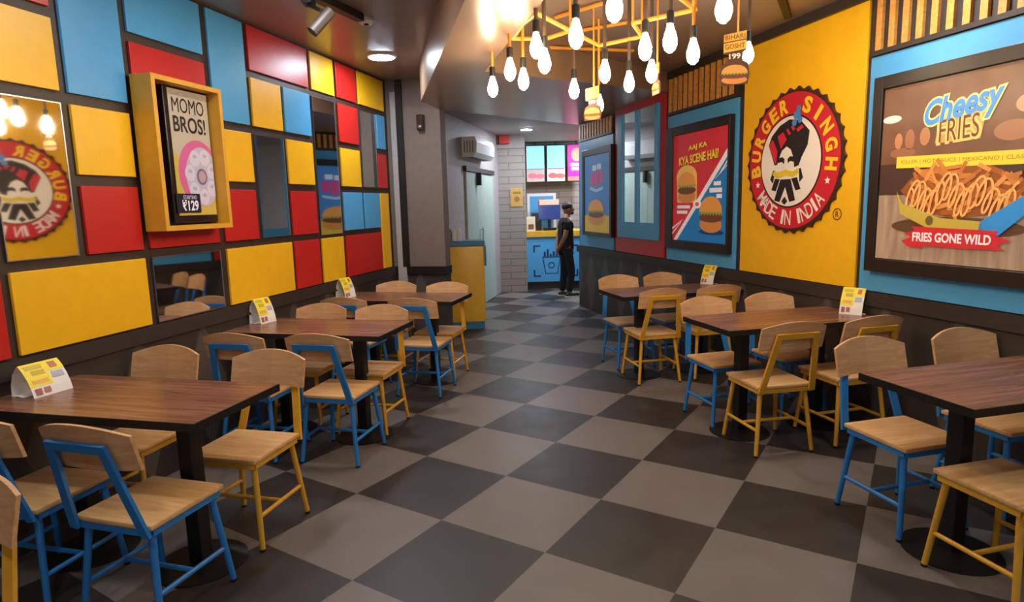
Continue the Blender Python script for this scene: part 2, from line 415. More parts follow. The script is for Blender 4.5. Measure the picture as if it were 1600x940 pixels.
lpanel(*C[8], R5, R_, 'red top wall panel, higher of two stacked reds near the ceiling lamp')
lpanel(*C[8], R4, R_, 'red wall panel right of the tallest mirror, above a yellow one')
lpanel(*C[8], R3, Y, 'yellow wall panel right of the tallest mirror, below a red one')
lpanel(*C[8], R2, B, 'left of the two small side by side blue wall panels')
lpanel(*C[9], R2, B, 'right of the two small side by side blue wall panels')
lpanel(C[8][0], C[9][1], R1, R_, 'wide red bottom wall panel under the two small blue ones')
lpanel(C[9][0], C[10][1], R5, Y, 'yellow top wall panel beside the round ceiling lamp, at the far end')
lpanel(*C[10], R4, B, 'narrow blue wall panel at the far end beside the dark column')
lpanel(*C[10], R3, R_, 'narrow red wall panel at the far end beside the dark column')
lpanel(*C[10], span(R1, R2), Y, 'narrow tall yellow wall panel at the far end beside the dark column')
lmirror(*C[1], span(R2, R3), 'wall mirror at the far left reflecting the round logo')
lmirror(*C[5], span(R2, R3), 'tall wall mirror between yellow and red panels right of the momo screen')
lmirror(*C[7], (1.335, 2.505), 'tallest wall mirror, under a yellow top panel')
lmirror(*C[9], span(R3, R4), 'wall mirror left of the narrow blue and red end panels')
lmirror(*C[3], R1, 'low wide wall mirror reflecting chairs, under the momo screen')

# ------------------------------------------------------------------ poster pictures
def burger(parent, name, cx, cy, wd, ht, layer, col=art, base=0.0):
    h = ht / 2; wv = wd / 2
    g = flat(parent, name, ell(cx, cy - h * .55, wv * .96, h * .42), layer, col((206, 132, 62)), base)
    flat(g, 'patty', ell(cx, cy - h * .16, wv, h * .26), layer + 1, col((112, 58, 32)), base)
    lf = []
    for i in range(17): lf.append((cx - wv * 1.02 + 2.04 * wv * i / 16, cy + h * (.10 if i % 2 else -.06)))
    flat(g, 'lettuce', lf + [(cx + wv * .95, cy + h * .26), (cx - wv * .95, cy + h * .26)], layer + 2, col((150, 158, 54)), base)
    flat(g, 'top_bun', [(cx - wv * .97, cy + h * .16)] + ell(cx, cy + h * .2, wv * .97, h * .78, 24, 180, 0) + [(cx + wv * .97, cy + h * .16)], layer + 3, col((226, 150, 66)), base)
    return g

# boxed momo screen
t = thing('boxed_screen', 'portrait screen reading MOMO BROS in a deep yellow box on the left wall', 'screen', WL(3.33, 1.46, .0185))
hw, hh, dp = .285, .865, .14
c = MB(); tk = .028
c.box(-hw, -hw + tk, 0, hh, 0, dp).box(hw - tk, hw, 0, hh, 0, dp).box(-hw + tk, hw - tk, 0, tk, 0, dp).box(-hw + tk, hw - tk, hh - tk, hh, 0, dp)
c.build('case', M_cyel, t)
MB().box(-hw + tk, hw - tk, tk, hh - tk, 0, .006).build('back_board', M_brown, t)
tv = MB().box(-.12, .252, .04, .835, .006, .06, .006).build('display', M_blackgloss, t)
bs = .061; sx0, sx1, sy0, sy1 = -.085, .243, .085, .825
SX = lambda u: sx0 + u * (sx1 - sx0)
flat(tv, 'picture', rect(sx0, sx1, sy0, sy1), 0, art((178, 166, 146)), bs)
flat(tv, 'picture_yellow', [(sx0, sy0), (sx1, sy0), (sx1, .25), (sx0, .46)], 1, art((190, 164, 74)), bs)
text(tv, 'MOMO', SX(.48), .735, .265, .085, 2, art((40, 32, 34)), 0, base=bs)
text(tv, 'BROS!', SX(.48), .625, .265, .09, 2, art((40, 32, 34)), .018, base=bs)
pcx, pcy = SX(.62), .34
plate = [(min(x, sx1), y) for x, y in ell(pcx, pcy, .175, .20)]
flat(tv, 'plate', plate, 2, art((196, 92, 138)), bs)
flat(tv, 'plate_centre', [(min(x + .012, sx1), y) for x, y in ell(pcx + .012, pcy - .02, .142, .18)], 3, art((178, 168, 188)), bs)
for a in range(7):
    ang = 2 * pi * a / 7 + .3; x, y = pcx + .015 + .10 * cos(ang), pcy - .02 + .125 * sin(ang)
    flat(tv, 'dumpling', [(min(px, sx1 - .002), py) for px, py in ell(x, y, .044, .05, 18)], 4, art((194, 188, 202)), bs)
    flat(tv, 'dumpling_fold', [(min(px, sx1 - .002), py) for px, py in ell(x, y + .012, .018, .012, 10)], 5, art((166, 158, 178)), bs)
flat(tv, 'dip_bowl', ell(pcx + .015, pcy - .02, .045, .05), 5, art((104, 100, 122)), bs)
flat(tv, 'dip', ell(pcx + .015, pcy - .02, .032, .036), 6, art((170, 144, 152)), bs)
flat(tv, 'price_badge', rect(sx0 - .02, SX(.55), .10, .215), 7, art((26, 26, 44)), bs)
text(tv, 'STARTING', SX(.28), .193, .11, .022, 8, art((200, 194, 212)), .01, base=bs)
text(tv, '\u20b9129', SX(.28), .145, .13, .06, 8, art((226, 222, 232)), .03, base=bs)
t['label'] = 'portrait screen with MOMO BROS! lettering in a deep yellow box'

# ------------------------------------------------------------------ right wall
def rpanel(s0, s1, z0, z1, m, label, th=.02):
    o = MB().box(-(s0 - s1) / 2, (s0 - s1) / 2, 0, z1 - z0, .0005, th, .003).build('wall_panel', m, M=WR((s0 + s1) / 2, z0))
    return tag(o, label, 'wall panel', 'coloured panels on the right wall')
rpanel(8.96, 7.73, .93, 2.425, M_blue, 'blue wall panel behind the far small burger screen')
rpanel(7.66, 6.34, .93, 2.80, M_red, 'red wall panel behind the blue framed mirror')
rpanel(6.29, 5.02, .93, 2.435, M_blue, 'blue wall panel around the red and blue burger screen')
rpanel(4.94, 3.61, .93, 2.81, M_yellow, 'large yellow wall panel carrying the round logo')
rpanel(3.57, 2.05, .93, 2.44, M_blue, 'blue wall panel around the cheesy fries screen, nearest on the right')
def slats(s0, s1, z0, z1, label):
    t = thing('slat_panel', label, 'slat panel', WR((s0 + s1) / 2, z0), 'golden slat strips above the screens')
    w_ = (s0 - s1) / 2; h = z1 - z0
    MB().box(-w_, w_, 0, h, .0005, .01).build('backing', M_dark, t)
    sl = MB(); x = -w_ + .035
    while x < w_ - .04: sl.box(x, x + .044, .03, h - .004, .01, .032); x += .1
    sl.build('slats', M_slat, t); MB().box(-w_, w_, 0, .03, .01, .036).build('bottom_rail', M_dark, t)
slats(8.96, 7.73, 2.43, 2.66, 'far strip of golden vertical slats above the small burger screen')
slats(6.29, 5.02, 2.44, 2.81, 'strip of golden vertical slats above the red and blue burger screen')
slats(3.57, 2.05, 2.445, 2.81, 'nearest strip of golden vertical slats above the cheesy fries screen')

def wall_screen(s0, s1, z0, z1, ins, label):
    "black framed display; returns root, display part and its picture rectangle"
    t = thing('wall_screen', label, 'screen', WR((s0 + s1) / 2, z0, .0205))
    w_ = (s0 - s1) / 2; h = z1 - z0; l, r, b, tp = ins
    fr = MB(); fr.box(-w_, -w_ + l, 0, h, 0, .055, .004).box(w_ - r, w_, 0, h, 0, .055, .004).box(-w_ + l, w_ - r, 0, b, 0, .055, .004).box(-w_ + l, w_ - r, h - tp, h, 0, .055, .004)
    fr.build('frame', M_framebrown, t)
    d = MB().box(-w_ + l, w_ - r, b, h - tp, 0, .04).build('display', M_blackgloss, t)
    return t, d, (-w_ + l + .004, w_ - r - .004, b + .004, h - tp - .004)
FB = .041
# A: far small burger screen
t, d, (x0, x1, y0, y1) = wall_screen(8.72, 7.68, 1.10, 2.29, (.07, .06, .05, .09), 'farthest wall screen with one burger on blue above yellow')
W, H = x1 - x0, y1 - y0; X = lambda u: x0 + u * W; Yv = lambda v: y0 + v * H
flat(d, 'picture', rect(x0, x1, y0, y1), 0, art((64, 128, 196)), FB)
flat(d, 'picture_yellow', rect(x0, x1, y0, Yv(.22)) + [], 1, art((214, 172, 60)), FB)
flat(d, 'plate', ell(X(.48), Yv(.19), W * .38, H * .10), 2, art((206, 160, 60)), FB)
for rc in (rect(X(.34), X(.5), Yv(.80), Yv(.87)), rect(X(.53), X(.68), Yv(.81), Yv(.88))): flat(d, 'caption', rc, 2, art((206, 216, 234)), FB)
for rc in (rect(X(.26), X(.40), Yv(.62), Yv(.77)), rect(X(.42), X(.58), Yv(.59), Yv(.79)), rect(X(.60), X(.76), Yv(.63), Yv(.79))): flat(d, 'headline', rc, 2, art((196, 70, 136)), FB)
flat(d, 'ribbon', [(X(.24), Yv(.555)), (X(.5), Yv(.52)), (X(.74), Yv(.55)), (X(.76), Yv(.59)), (X(.5), Yv(.56)), (X(.24), Yv(.60))], 2, art((160, 196, 224)), FB)
burger(d, 'burger', X(.48), Yv(.26), W * .62, H * .34, 3, art, FB)
# B: red / blue
t, d, (x0, x1, y0, y1) = wall_screen(6.23, 5.06, 1.065, 2.30, (.145, .03, .085, .085), 'middle wall screen split red and blue with two burgers')
W, H = x1 - x0, y1 - y0; X = lambda u: x0 + u * W; Yv = lambda v: y0 + v * H
flat(d, 'picture', rect(x0, x1, y0, y1), 0, art((206, 42, 52)), FB)
flat(d, 'picture_blue', [(X(.06), y0), (x1, y0), (x1, Yv(.79))], 1, art((28, 120, 190)), FB)
flat(d, 'diagonal_stripe', [(X(.03), y0), (X(.10), y0), (x1, Yv(.75)), (x1, Yv(.82))], 2, art((240, 236, 236)), FB)
flats(d, 'speed_lines', [[(X(.88), Yv(.60)), (x1, Yv(.70)), (x1, Yv(.72)), (X(.88), Yv(.615))], [(X(.80), Yv(.56)), (x1, Yv(.67)), (x1, Yv(.68)), (X(.80), Yv(.565))], [(x0, Yv(.05)), (X(.18), Yv(.17)), (X(.18), Yv(.18)), (x0, Yv(.07))], [(x0, Yv(.10)), (X(.22), Yv(.20)), (X(.22), Yv(.205)), (x0, Yv(.12))]], 3, art((236, 226, 230)), FB)
for dx, dy, lay, cc in ((.008, -.008, 3, (120, 60, 20)), (0, 0, 4, (246, 214, 60))):
    text(d, 'AAJ KA', X(.48) + dx, Yv(.862) + dy, W * .34, H * .055, lay, art(cc), .03, base=FB, rot=.05)
    text(d, 'KYA SCENE HAI?', X(.49) + dx, Yv(.765) + dy, W * .72, H * .075, lay, art(cc), .03, base=FB, rot=.05)
flat(d, 'toast_glow', [(X(.09), Yv(.56))] + ell(X(.28), Yv(.6), W * .2, H * .11, 20, 180, 0) + [(X(.48), Yv(.36)), (X(.10), Yv(.36))], 3, art((240, 190, 90)), FB)
burger(d, 'burger', X(.29), Yv(.50), W * .36, H * .30, 5, art, FB)
burger(d, 'burger', X(.74), Yv(.25), W * .40, H * .33, 5, art, FB)
flat(d, 'burger_shadow', ell(X(.75), Yv(.095), W * .22, H * .025), 4, art((20, 62, 110)), FB)
flat(d, 'badge', ell(X(.50), Yv(.345), W * .075, H * .04), 8, art((244, 238, 238)), FB)
flat(d, 'badge_mark', ell(X(.50), Yv(.345), W * .035, H * .018), 9, art((214, 90, 90)), FB)
for rc in (rect(X(.10), X(.36), Yv(.305), Yv(.335)), rect(X(.10), X(.31), Yv(.255), Yv(.285)), rect(X(.78), X(.9), Yv(.505), Yv(.54)), rect(X(.71), X(.92), Yv(.445), Yv(.485)), rect(X(.83), X(.92), Yv(.395), Yv(.43))): flat(d, 'caption', rc, 4, art((238, 232, 236)), FB)
# C: cheesy fries
t, d, (x0, x1, y0, y1) = wall_screen(3.48, 2.17, 1.07, 2.295, (.075, .075, .085, .08), 'nearest wall screen with cheesy fries in a paper boat')
W, H = x1 - x0, y1 - y0; X = lambda u: x0 + u * W; Yv = lambda v: y0 + v * H
flat(d, 'picture', rect(x0, x1, Yv(.40), y1), 0, bokeh_screen_mat(), FB)
flat(d, 'picture_table', rect(x0, x1, y0, Yv(.40)), 0, planks_screen_mat(), FB)
flat(d, 'picture_shade', rect(x0, x1, Yv(.38), Yv(.56)), 1, art((74, 50, 42)), FB)
for (u, v, a, b_, cc) in ((.04, .82, .06, .022, (250, 232, 214)), (.78, .80, .06, .045, (214, 158, 120)), (.11, .69, .025, .045, (196, 130, 90)), (.18, .69, .03, .06, (168, 112, 78)), (.27, .70, .03, .05, (186, 126, 84)), (.72, .68, .09, .05, (170, 116, 84)), (.14, .62, .08, .03, (156, 104, 74))):
    flat(d, 'light_blur', ell(X(u) if u > a else X(a), Yv(v), W * a, H * b_, 24), 1, art(cc), FB)
text(d, 'Cheesy', X(.465), Yv(.825), W * .40, H * .165, 3, art((250, 236, 140)), .085, .35, .12, base=FB)
text(d, 'Cheesy', X(.465), Yv(.825), W * .40, H * .165, 5, art((70, 150, 220)), .03, .35, .12, base=FB)
flat(d, 'logo_backing', [(X(.33), Yv(.655)), (X(.35), Yv(.79)), (X(.59), Yv(.80)), (X(.57), Yv(.655))], 2, art((206, 160, 96)), FB)
text(d, 'FRIES', X(.455), Yv(.722), W * .225, H * .125, 3.5, art((240, 206, 116)), .07, .08, .06, base=FB)
text(d, 'FRIES', X(.455), Yv(.722), W * .21, H * .12, 4.5, art((112, 54, 18)), .0, .08, .06, base=FB)
flat(d, 'flavour_strip', [(X(.11), Yv(.535)), (x1, Yv(.505)), (x1, Yv(.575)), (X(.11), Yv(.60))], 6, art((246, 212, 62)), FB)
text(d, 'KILLER | HOT SAUCE | MEXICANO | CLASSIC SALTED', X(.55), Yv(.553), W * .82, H * .026, 7, art((176, 130, 30)), 0, 0, -.03, base=FB)
flat(d, 'boat_shadow', ell(X(.46), Yv(.20), W * .36, H * .055), 3, art((96, 66, 48)), FB)
flat(d, 'boat_inside', [(X(.14), Yv(.405)), (X(.46), Yv(.30)), (X(.83), Yv(.36)), (X(.80), Yv(.42)), (X(.2), Yv(.46))], 4, art((120, 66, 34)), FB)
random.seed(11)
heap = [(.15, .40), (.19, .455), (.25, .50), (.30, .525), (.36, .55), (.44, .56), (.52, .555), (.58, .53), (.64, .515), (.70, .485), (.77, .46), (.82, .42), (.80, .36), (.64, .27), (.46, .25), (.26, .29)]
flat(d, 'fries_heap', [(X(u), Yv(v)) for u, v in heap], 5, art((150, 82, 36)), FB)
for k in range(80):        # seasoned fries heaped in the boat
    u = random.uniform(.20, .77); top = .535 - .62 * (u - .45) ** 2; low = .26 + .30 * abs(u - .48); v = random.uniform(low, max(low + .02, top))
    a = random.uniform(-1.1, 1.1); ln = random.uniform(.035, .06); wv = random.uniform(.009, .014)
    dx, dy = cos(a) * ln, sin(a) * ln
    cx, cy = X(u), Yv(v)
    flat(d, 'fry', [(cx - dx + wv * sin(a), cy - dy - wv * cos(a)), (cx + dx + wv * sin(a), cy + dy - wv * cos(a)), (cx + dx - wv * sin(a), cy + dy + wv * cos(a)), (cx - dx - wv * sin(a), cy - dy + wv * cos(a))], 5.5 + k * .06, art(random.choice([(206, 128, 58), (186, 104, 46), (222, 148, 76), (170, 92, 42), (196, 118, 62)])), FB)
def ribbon(pts, w_):
    L_, R2_ = [], []
    for i, p in enumerate(pts):
        q = pts[min(i + 1, len(pts) - 1)]; o = pts[max(i - 1, 0)]; dx, dy = q[0] - o[0], q[1] - o[1]; l = sqrt(dx * dx + dy * dy) or 1
        L_.append((p[0] - dy / l * w_, p[1] + dx / l * w_)); R2_.append((p[0] + dy / l * w_, p[1] - dx / l * w_))
    return [[L_[i], L_[i + 1], R2_[i + 1], R2_[i]] for i in range(len(pts) - 1)]
drz = [(X(.20 + .56 * i / 239 + .03 * sin(i * .42 + .6)), Yv(.42 - .18 * (.2 + .6 * abs(i / 239 - .42)) + .075 * cos(i * .42) + .04 * sin(i * .083))) for i in range(240)]
flats(d, 'sauce_drizzle', ribbon(drz, .0068), 11.5, art((240, 180, 104)), FB)
flat(d, 'boat_side', [(X(.13), Yv(.40)), (X(.17), Yv(.33)), (X(.40), Yv(.25)), (X(.62), Yv(.235)), (X(.63), Yv(.175)), (X(.36), Yv(.18)), (X(.16), Yv(.27))], 12.5, art((196, 170, 70)), FB)
flat(d, 'boat_end', [(X(.61), Yv(.235)), (X(.84), Yv(.39)), (X(.82), Yv(.28)), (X(.70), Yv(.165)), (X(.60), Yv(.175))], 12.5, art((50, 146, 220)), FB)
flat(d, 'boat_mark', ell(X(.34), Yv(.235), W * .022, H * .026, 20), 13.2, art((110, 92, 50)), FB)
br = [(X(.18), Yv(0.115)), (X(.24), Yv(0.140)), (X(.19), Yv(0.155)), (X(.26), Yv(0.180)), (X(.24), Yv(0.200)), (X(.70), Yv(0.190)), (X(.69), Yv(0.165)), (X(.76), Yv(0.145)), (X(.70), Yv(0.120)), (X(.73), Yv(0.095)), (X(.50), Yv(0.090)), (X(.32), Yv(0.095)), (X(.30), Yv(0.080)), (X(.22), Yv(0.085))]
flat(d, 'brush_banner', br, 14, art((206, 46, 54)), FB)
text(d, 'FRIES GONE WILD', X(.46), Yv(0.142), W * .42, H * .048, 15, art((244, 238, 238)), .03, base=FB)

# round logo sign
t = thing('round_sign', 'big round scalloped sign with bearded turbaned face on the yellow panel', 'sign', WR(4.285, 1.835, .0205))
RR = .555
N = 34; sc = []
for i in range(N * 6):
    a = 2 * pi * i / (N * 6); sc.append((RR * (1.0 - .045 * abs(sin(a * N / 2))) * cos(a), RR * (1.0 - .045 * abs(sin(a * N / 2))) * sin(a)))
MB().prism(sc, 0, .02).build('backing', mat('dark_chocolate_board', (62, 34, 22), .45), t)
sb = .0205
rim = flat(t, 'red_ring', ell(0, 0, RR * .925, n=72), 0, ink((206, 32, 48)), sb)
flat(t, 'inner_ring', ell(-.03 * RR, 0, RR * .64, n=64), 1, ink((60, 26, 24)), sb)
flat(t, 'white_disc', ell(-.03 * RR, 0, RR * .615, n=64), 2, ink((240, 232, 226)), sb)
arc_text(t, 'BURGER', 0, 0, RR * .775, 188, 104, RR * .215, RR * .165, 2, ink((248, 204, 40)), .045, base=sb)
arc_text(t, 'SINGH', 0, 0, RR * .775, 68, -6, RR * .215, RR * .165, 2, ink((248, 204, 40)), .045, base=sb)
arc_text(t, 'MADE IN INDIA', 0, 0, RR * .775, 219, 318, RR * .205, RR * .13, 2, ink((242, 236, 232)), .008, True, base=sb)
def star(cx, cy, r): return [(cx + (r if i % 2 == 0 else r * .45) * sin(pi * i / 5), cy + (r if i % 2 == 0 else r * .45) * cos(pi * i / 5)) for i in range(10)]
flats(t, 'star', [star(RR * .775 * cos(radians(203)), RR * .775 * sin(radians(203)), .03)], 2, ink((242, 236, 232)), sb)
flats(t, 'star', [star(RR * .775 * cos(radians(-22)), RR * .775 * sin(radians(-22)), .03)], 2, ink((242, 236, 232)), sb)
def LG(pts): return [((x - 341) / 225 * RR * 1.12, (494 - y) / 350 * RR * 1.05) for x, y in pts]
BK = ink((34, 26, 26)); RD = ink((206, 36, 58))
flat(t, 'turban', LG([(243, 408), (257, 366), (290, 325), (330, 303), (375, 315), (412, 368), (407, 428), (385, 480), (375, 515), (357, 522), (352, 478), (340, 440), (322, 424), (303, 440), (290, 478), (284, 505), (272, 505)]), 3, BK, sb)
flats(t, 'turban_fold', [LG(p) for p in ([(244, 408), (262, 384), (284, 440), (280, 500), (272, 490)], [(282, 372), (306, 356), (322, 392), (298, 432)], [(318, 348), (326, 343), (338, 368), (331, 376)], [(337, 338), (345, 334), (356, 350), (348, 359)], [(360, 352), (382, 336), (390, 350), (366, 366)])], 4, RD, sb)
flats(t, 'eyes', [LG(p) for p in ([(287, 492), (292, 474), (306, 470), (316, 482), (314, 502), (300, 506)], [(328, 482), (338, 470), (354, 474), (358, 492), (344, 506), (330, 502)])], 4, BK, sb)
flats(t, 'eye_whites', [LG(ell(301, 510, 13, 17, 16)), LG(ell(343, 510, 13, 17, 16))], 5, ink((240, 232, 226)), sb)
flats(t, 'beard', [LG(p) for p in ([(268, 528), (276, 532), (268, 592), (255, 572)], [(376, 530), (384, 528), (394, 572), (380, 592)], [(276, 568), (298, 572), (282, 628), (262, 622)], [(346, 572), (370, 568), (386, 622), (366, 628)], [(300, 574), (344, 574), (366, 672), (342, 680), (322, 610), (300, 680), (276, 672)], [(321, 654), (334, 676), (321, 694), (308, 676)])], 3, BK, sb)
flat(t, 'moustache', LG([(266, 552), (272, 532), (290, 540), (308, 536), (322, 528), (336, 536), (354, 540), (372, 528), (376, 552), (356, 566), (336, 562), (322, 554), (308, 562), (286, 566)]), 5, ink((226, 200, 40)), sb)
flats(t, 'crest', [LG(p) for p in (ell(368, 262, 9, 14, 14), ell(362, 290, 15, 20, 16), ell(352, 322, 10, 16, 14), ell(374, 312, 9, 16, 14))], 6, ink((74, 140, 206)), sb)
t = thing('registered_mark', 'small circled R mark low right of the round sign', 'sign', WR(3.80, 1.395, .0205))
mk = MB(); o_, i_ = ell(0, .04, .043, .043, 28), ell(0, .04, .034, .034, 28)
mk.add([(x, y, .001) for x, y in o_ + i_], [(i, (i + 1) % 28, 28 + (i + 1) % 28, 28 + i) for i in range(28)])
mk.build('ring', ink((120, 62, 20)), t); text(t, 'R', 0, .04, .03, .04, 1, ink((120, 62, 20)), .02)

# blue framed mirror on the red panel
t = thing('framed_mirror', 'tall blue framed mirror with a centre bar on the red panel', 'mirror', WR(6.99, 1.12, .0205))
hw, hh, bw = .54, 1.49, .13
g = MB(); g.box(-hw, -hw + bw, 0, hh, 0, .032, .004).box(hw - .085, hw, 0, hh, 0, .032, .004).box(-hw + bw, hw - .085, 0, .16, 0, .032, .004)
g.build('frame', M_blue, t)
MB().box(-.045, .03, .16, hh, .008, .028, .003).build('mullion', M_blue, t)
MB().box(-hw + bw, hw - .085, .16, .19, .008, .03).build('bottom_bead', M_blue, t)
MB().box(-hw + bw, hw - .085, .16, hh, 0, .008).build('glass', M_mirror, t)

# ------------------------------------------------------------------ chairs
def make_chair(paint):
    t = thing('dining_chair', '', 'chair')
    MB().box(-.185, .185, -.18, .19, .418, .44, .006).build('seat', M_wood, t, smooth=True)
    f = MB()
    for a, b in (((-.165, -.165), (.165, -.165)), ((-.165, .17), (.165, .17)), ((-.165, -.165), (-.165, .17)), ((.165, -.165), (.165, .17))):
        f.bar((*a, .405), (*b, .405), .025, .025, (0, 0, 1))
    f.build('seat_frame', paint, t)
    for sx in (-1, 1):
        for sy in (-1, 1):
            lg = MB().tube((sx * .15, sy * .148, .40), (sx * .189, sy * .189, .012), .0145, .0125, 12).build('leg', paint, t, smooth=True)
            MB().tube((sx * .189, sy * .189, .012), (sx * .190, sy * .190, 0), .013, .0125, 12).build('foot_cap', M_black, lg)
    k = .62                                       # stretcher height along the leg
    lx, ly = .15 + .039 * k, .148 + .041 * k; z = .40 - .388 * k
    for sx in (-1, 1): MB().tube((sx * lx, -ly, z), (sx * lx, ly, z), .0105).build('side_stretcher', paint, t, smooth=True)
    MB().tube((-lx, .0, z), (lx, .0, z), .0105).build('cross_stretcher', paint, t, smooth=True)
    b = MB()
    p = [Vector((-.170, -.188, .398)), Vector((-.118, -.279, .768)), Vector((.118, -.279, .768)), Vector((.170, -.188, .398))]
    b.bar(p[0], p[1], .038, .014, (1, 0, 0)); b.bar(p[3], p[2], .038, .014, (1, 0, 0))
    b.bar(p[1] + Vector((-.017, 0, -.006)), p[2] + Vector((.017, 0, -.006)), .034, .014, (0, -.22, .97))
    b.build('back_frame', paint, t)
    # curved plywood back with an arched top, leaning with the frame
    n = 14; vs = []; fs = []; lean = atan2(.095, .387)
    for side in (0, 1):
        for i in range(n + 1):
            x = -.21 + .42 * i / n; u = x / .21; cv = .034 * u * u
            for j in range(5):
                h0, h1 = -.118, .022 + .042 * (1 - u * u)
                h = h0 + (h1 - h0) * j / 4
                y = -.283 + .0085 + cv + (.014 if side else 0)
                vs.append((x, y - h * sin(lean) , .785 + h * cos(lean)))
    st = (n + 1) * 5
    for i in range(n):
        for j in range(4):
            a = i * 5 + j; fs.append((a, a + 5, a + 6, a + 1)); a += st; fs.append((a + 1, a + 6, a + 5, a))
    for i in range(n):
        a = i * 5; fs.append((a + st, a + 5 + st, a + 5, a)); a += 4; fs.append((a, a + 5, a + 5 + st, a + st))
    for j in range(4):
        a = j; fs.append((a, a + 1, a + 1 + st, a + st)); a = n * 5 + j; fs.append((a + st, a + 1 + st, a + 1, a))
    MB().add(vs, fs).build('backrest', M_woodback, t, smooth=True)
    return t
chair_proto = {'b': make_chair(M_cblue), 'y': make_chair(M_cyel)}
used = set()
def chair(kind, side, s, d, toward, label, rot=0.0):
    "toward = +1 when the sitter looks along +s"
    x, y = (PLx if side == 'L' else PRx)(s, d); b = BL if side == 'L' else BR
    M = loc(x, y, 0, -b + (0 if toward > 0 else pi) + rot)
    g = 'blue and beech dining chairs' if kind == 'b' else 'yellow and beech dining chairs'
    if kind in used: return dup(chair_proto[kind], M, label, g)
    used.add(kind); o = chair_proto[kind]; o.matrix_world = M; o['label'] = label; o['group'] = g; return o
chair('b', 'L', 1.96, .93, 1, 'blue framed chair with its back to us, nearest and largest at lower left', -.05)
chair('b', 'L', 1.97, .37, 1, 'blue framed chair at the nearest left table, cut by the left edge')
chair('y', 'L', 2.56, .92, -1, 'yellow legged chair facing us at the aisle end of the nearest left table')
chair('y', 'L', 2.58, .27, -1, 'yellow legged chair facing us by the wall at the nearest left table')
chair('y', 'L', 1.03, .98, -1, 'chair sliver with yellow leg at the bottom left edge')
chair('b', 'L', 3.52, .91, 1, 'blue framed chair, back to us, at the aisle end of the middle left table')
chair('b', 'L', 3.48, .37, 1, 'blue framed chair by the wall at the middle left table, mostly hidden')
chair('y', 'L', 4.04, .86, -1, 'yellow legged chair facing us at the aisle end of the middle left table')
chair('y', 'L', 4.06, .35, -1, 'chair back facing us by the wall behind the middle left table')
chair('b', 'L', 4.93, .93, 1, 'blue framed chair, back to us, at the aisle end of the far left table')
chair('b', 'L', 4.93, .32, 1, 'blue framed chair by the wall at the far left table, only its back top shows')
chair('y', 'L', 5.42, .89, -1, 'yellow legged chair facing us beside the yellow counter at the far left table')
chair('y', 'L', 5.46, .35, -1, 'chair back facing us below the dark column behind the far left table')
chair('y', 'R', 1.79, .91, 1, 'yellow legged chair cut by the lower right edge of the photo')
chair('b', 'R', 2.355, .85, -1, 'blue legged chair facing us at the aisle end of the nearest right table')
chair('b', 'R', 2.36, .24, -1, 'blue framed chair facing us by the wall at the nearest right table')
chair('y', 'R', 3.365, .86, 1, 'yellow framed chair, back to us, at the aisle end of the middle right table', -.06)
chair('y', 'R', 3.36, .31, 1, 'yellow framed chair, back to us, by the wall at the middle right table')
chair('b', 'R', 3.90, .84, -1, 'blue legged chair facing us at the aisle end of the middle right table')
chair('b', 'R', 3.90, .30, -1, 'blue framed chair facing us by the wall behind the middle right table')
chair('y', 'R', 5.0, .85, 1, 'yellow framed chair, back to us, at the aisle end of the far right table', -.04)
chair('y', 'R', 5.0, .33, 1, 'yellow framed chair, back to us, by the wall at the far right table')
chair('b', 'R', 5.53, .82, -1, 'blue legged chair facing us at the aisle end of the far right table')
chair('b', 'R', 5.53, .34, -1, 'blue framed chair facing us by the wall at the far right table')

# ------------------------------------------------------------------ tables
def make_table():
    t = thing('dining_table', '', 'table', None, 'walnut topped pedestal tables')
    L_, W_ = .575, .278
    MB().box(-L_ + .004, L_ - .004, -W_ + .004, W_ - .004, .733, .765).build('tabletop', M_top, t)
    e = MB(); e.box(-L_, L_, -W_, -W_ + .004, .731, .7645).box(-L_, L_, W_ - .004, W_, .731, .7645).box(-L_, -L_ + .004, -W_ + .004, W_ - .004, .731, .7645).box(L_ - .004, L_, -W_ + .004, W_ - .004, .731, .7645)
    e.build('edge_band', M_black, t)
    for x in (-.30, .295):
        lg = MB().box(x - .035, x + .035, -.035, .035, .02, .72, .004).build('leg', M_black, t)
        MB().box(x - .11, x + .11, -.11, .11, .72, .733).build('top_plate', M_black, lg)
        MB().lathe([(.195, 0), (.195, .006), (.14, .014), (.05, .022)], 28, (x, 0, 0)).build('base_plate', M_black, lg, smooth=True)
    return t
tp = make_table(); first = [True]
def table(side, s, label):
    x, y = (PLx if side == 'L' else PRx)(s, .595); n = nL if side == 'L' else nR
    M = loc(x, y, 0, atan2(n.y, n.x))
    if first[0]: first[0] = False; tp.matrix_world = M; tp['label'] = label; return tp
    return dup(tp, M, label, 'walnut topped pedestal tables')
table('L', 2.235, 'dark wood table nearest on the left, with the big tent card')
table('L', 3.85, 'dark wood table in the middle of the left row')
table('L', 5.26, 'dark wood table farthest on the left, before the yellow counter')
table('R', 2.04, 'dark wood table nearest on the right, cut by the photo edge')
table('R', 3.61, 'dark wood table in the middle of the right row')
table('R', 5.15, 'dark wood table farthest on the right, below the framed mirror')

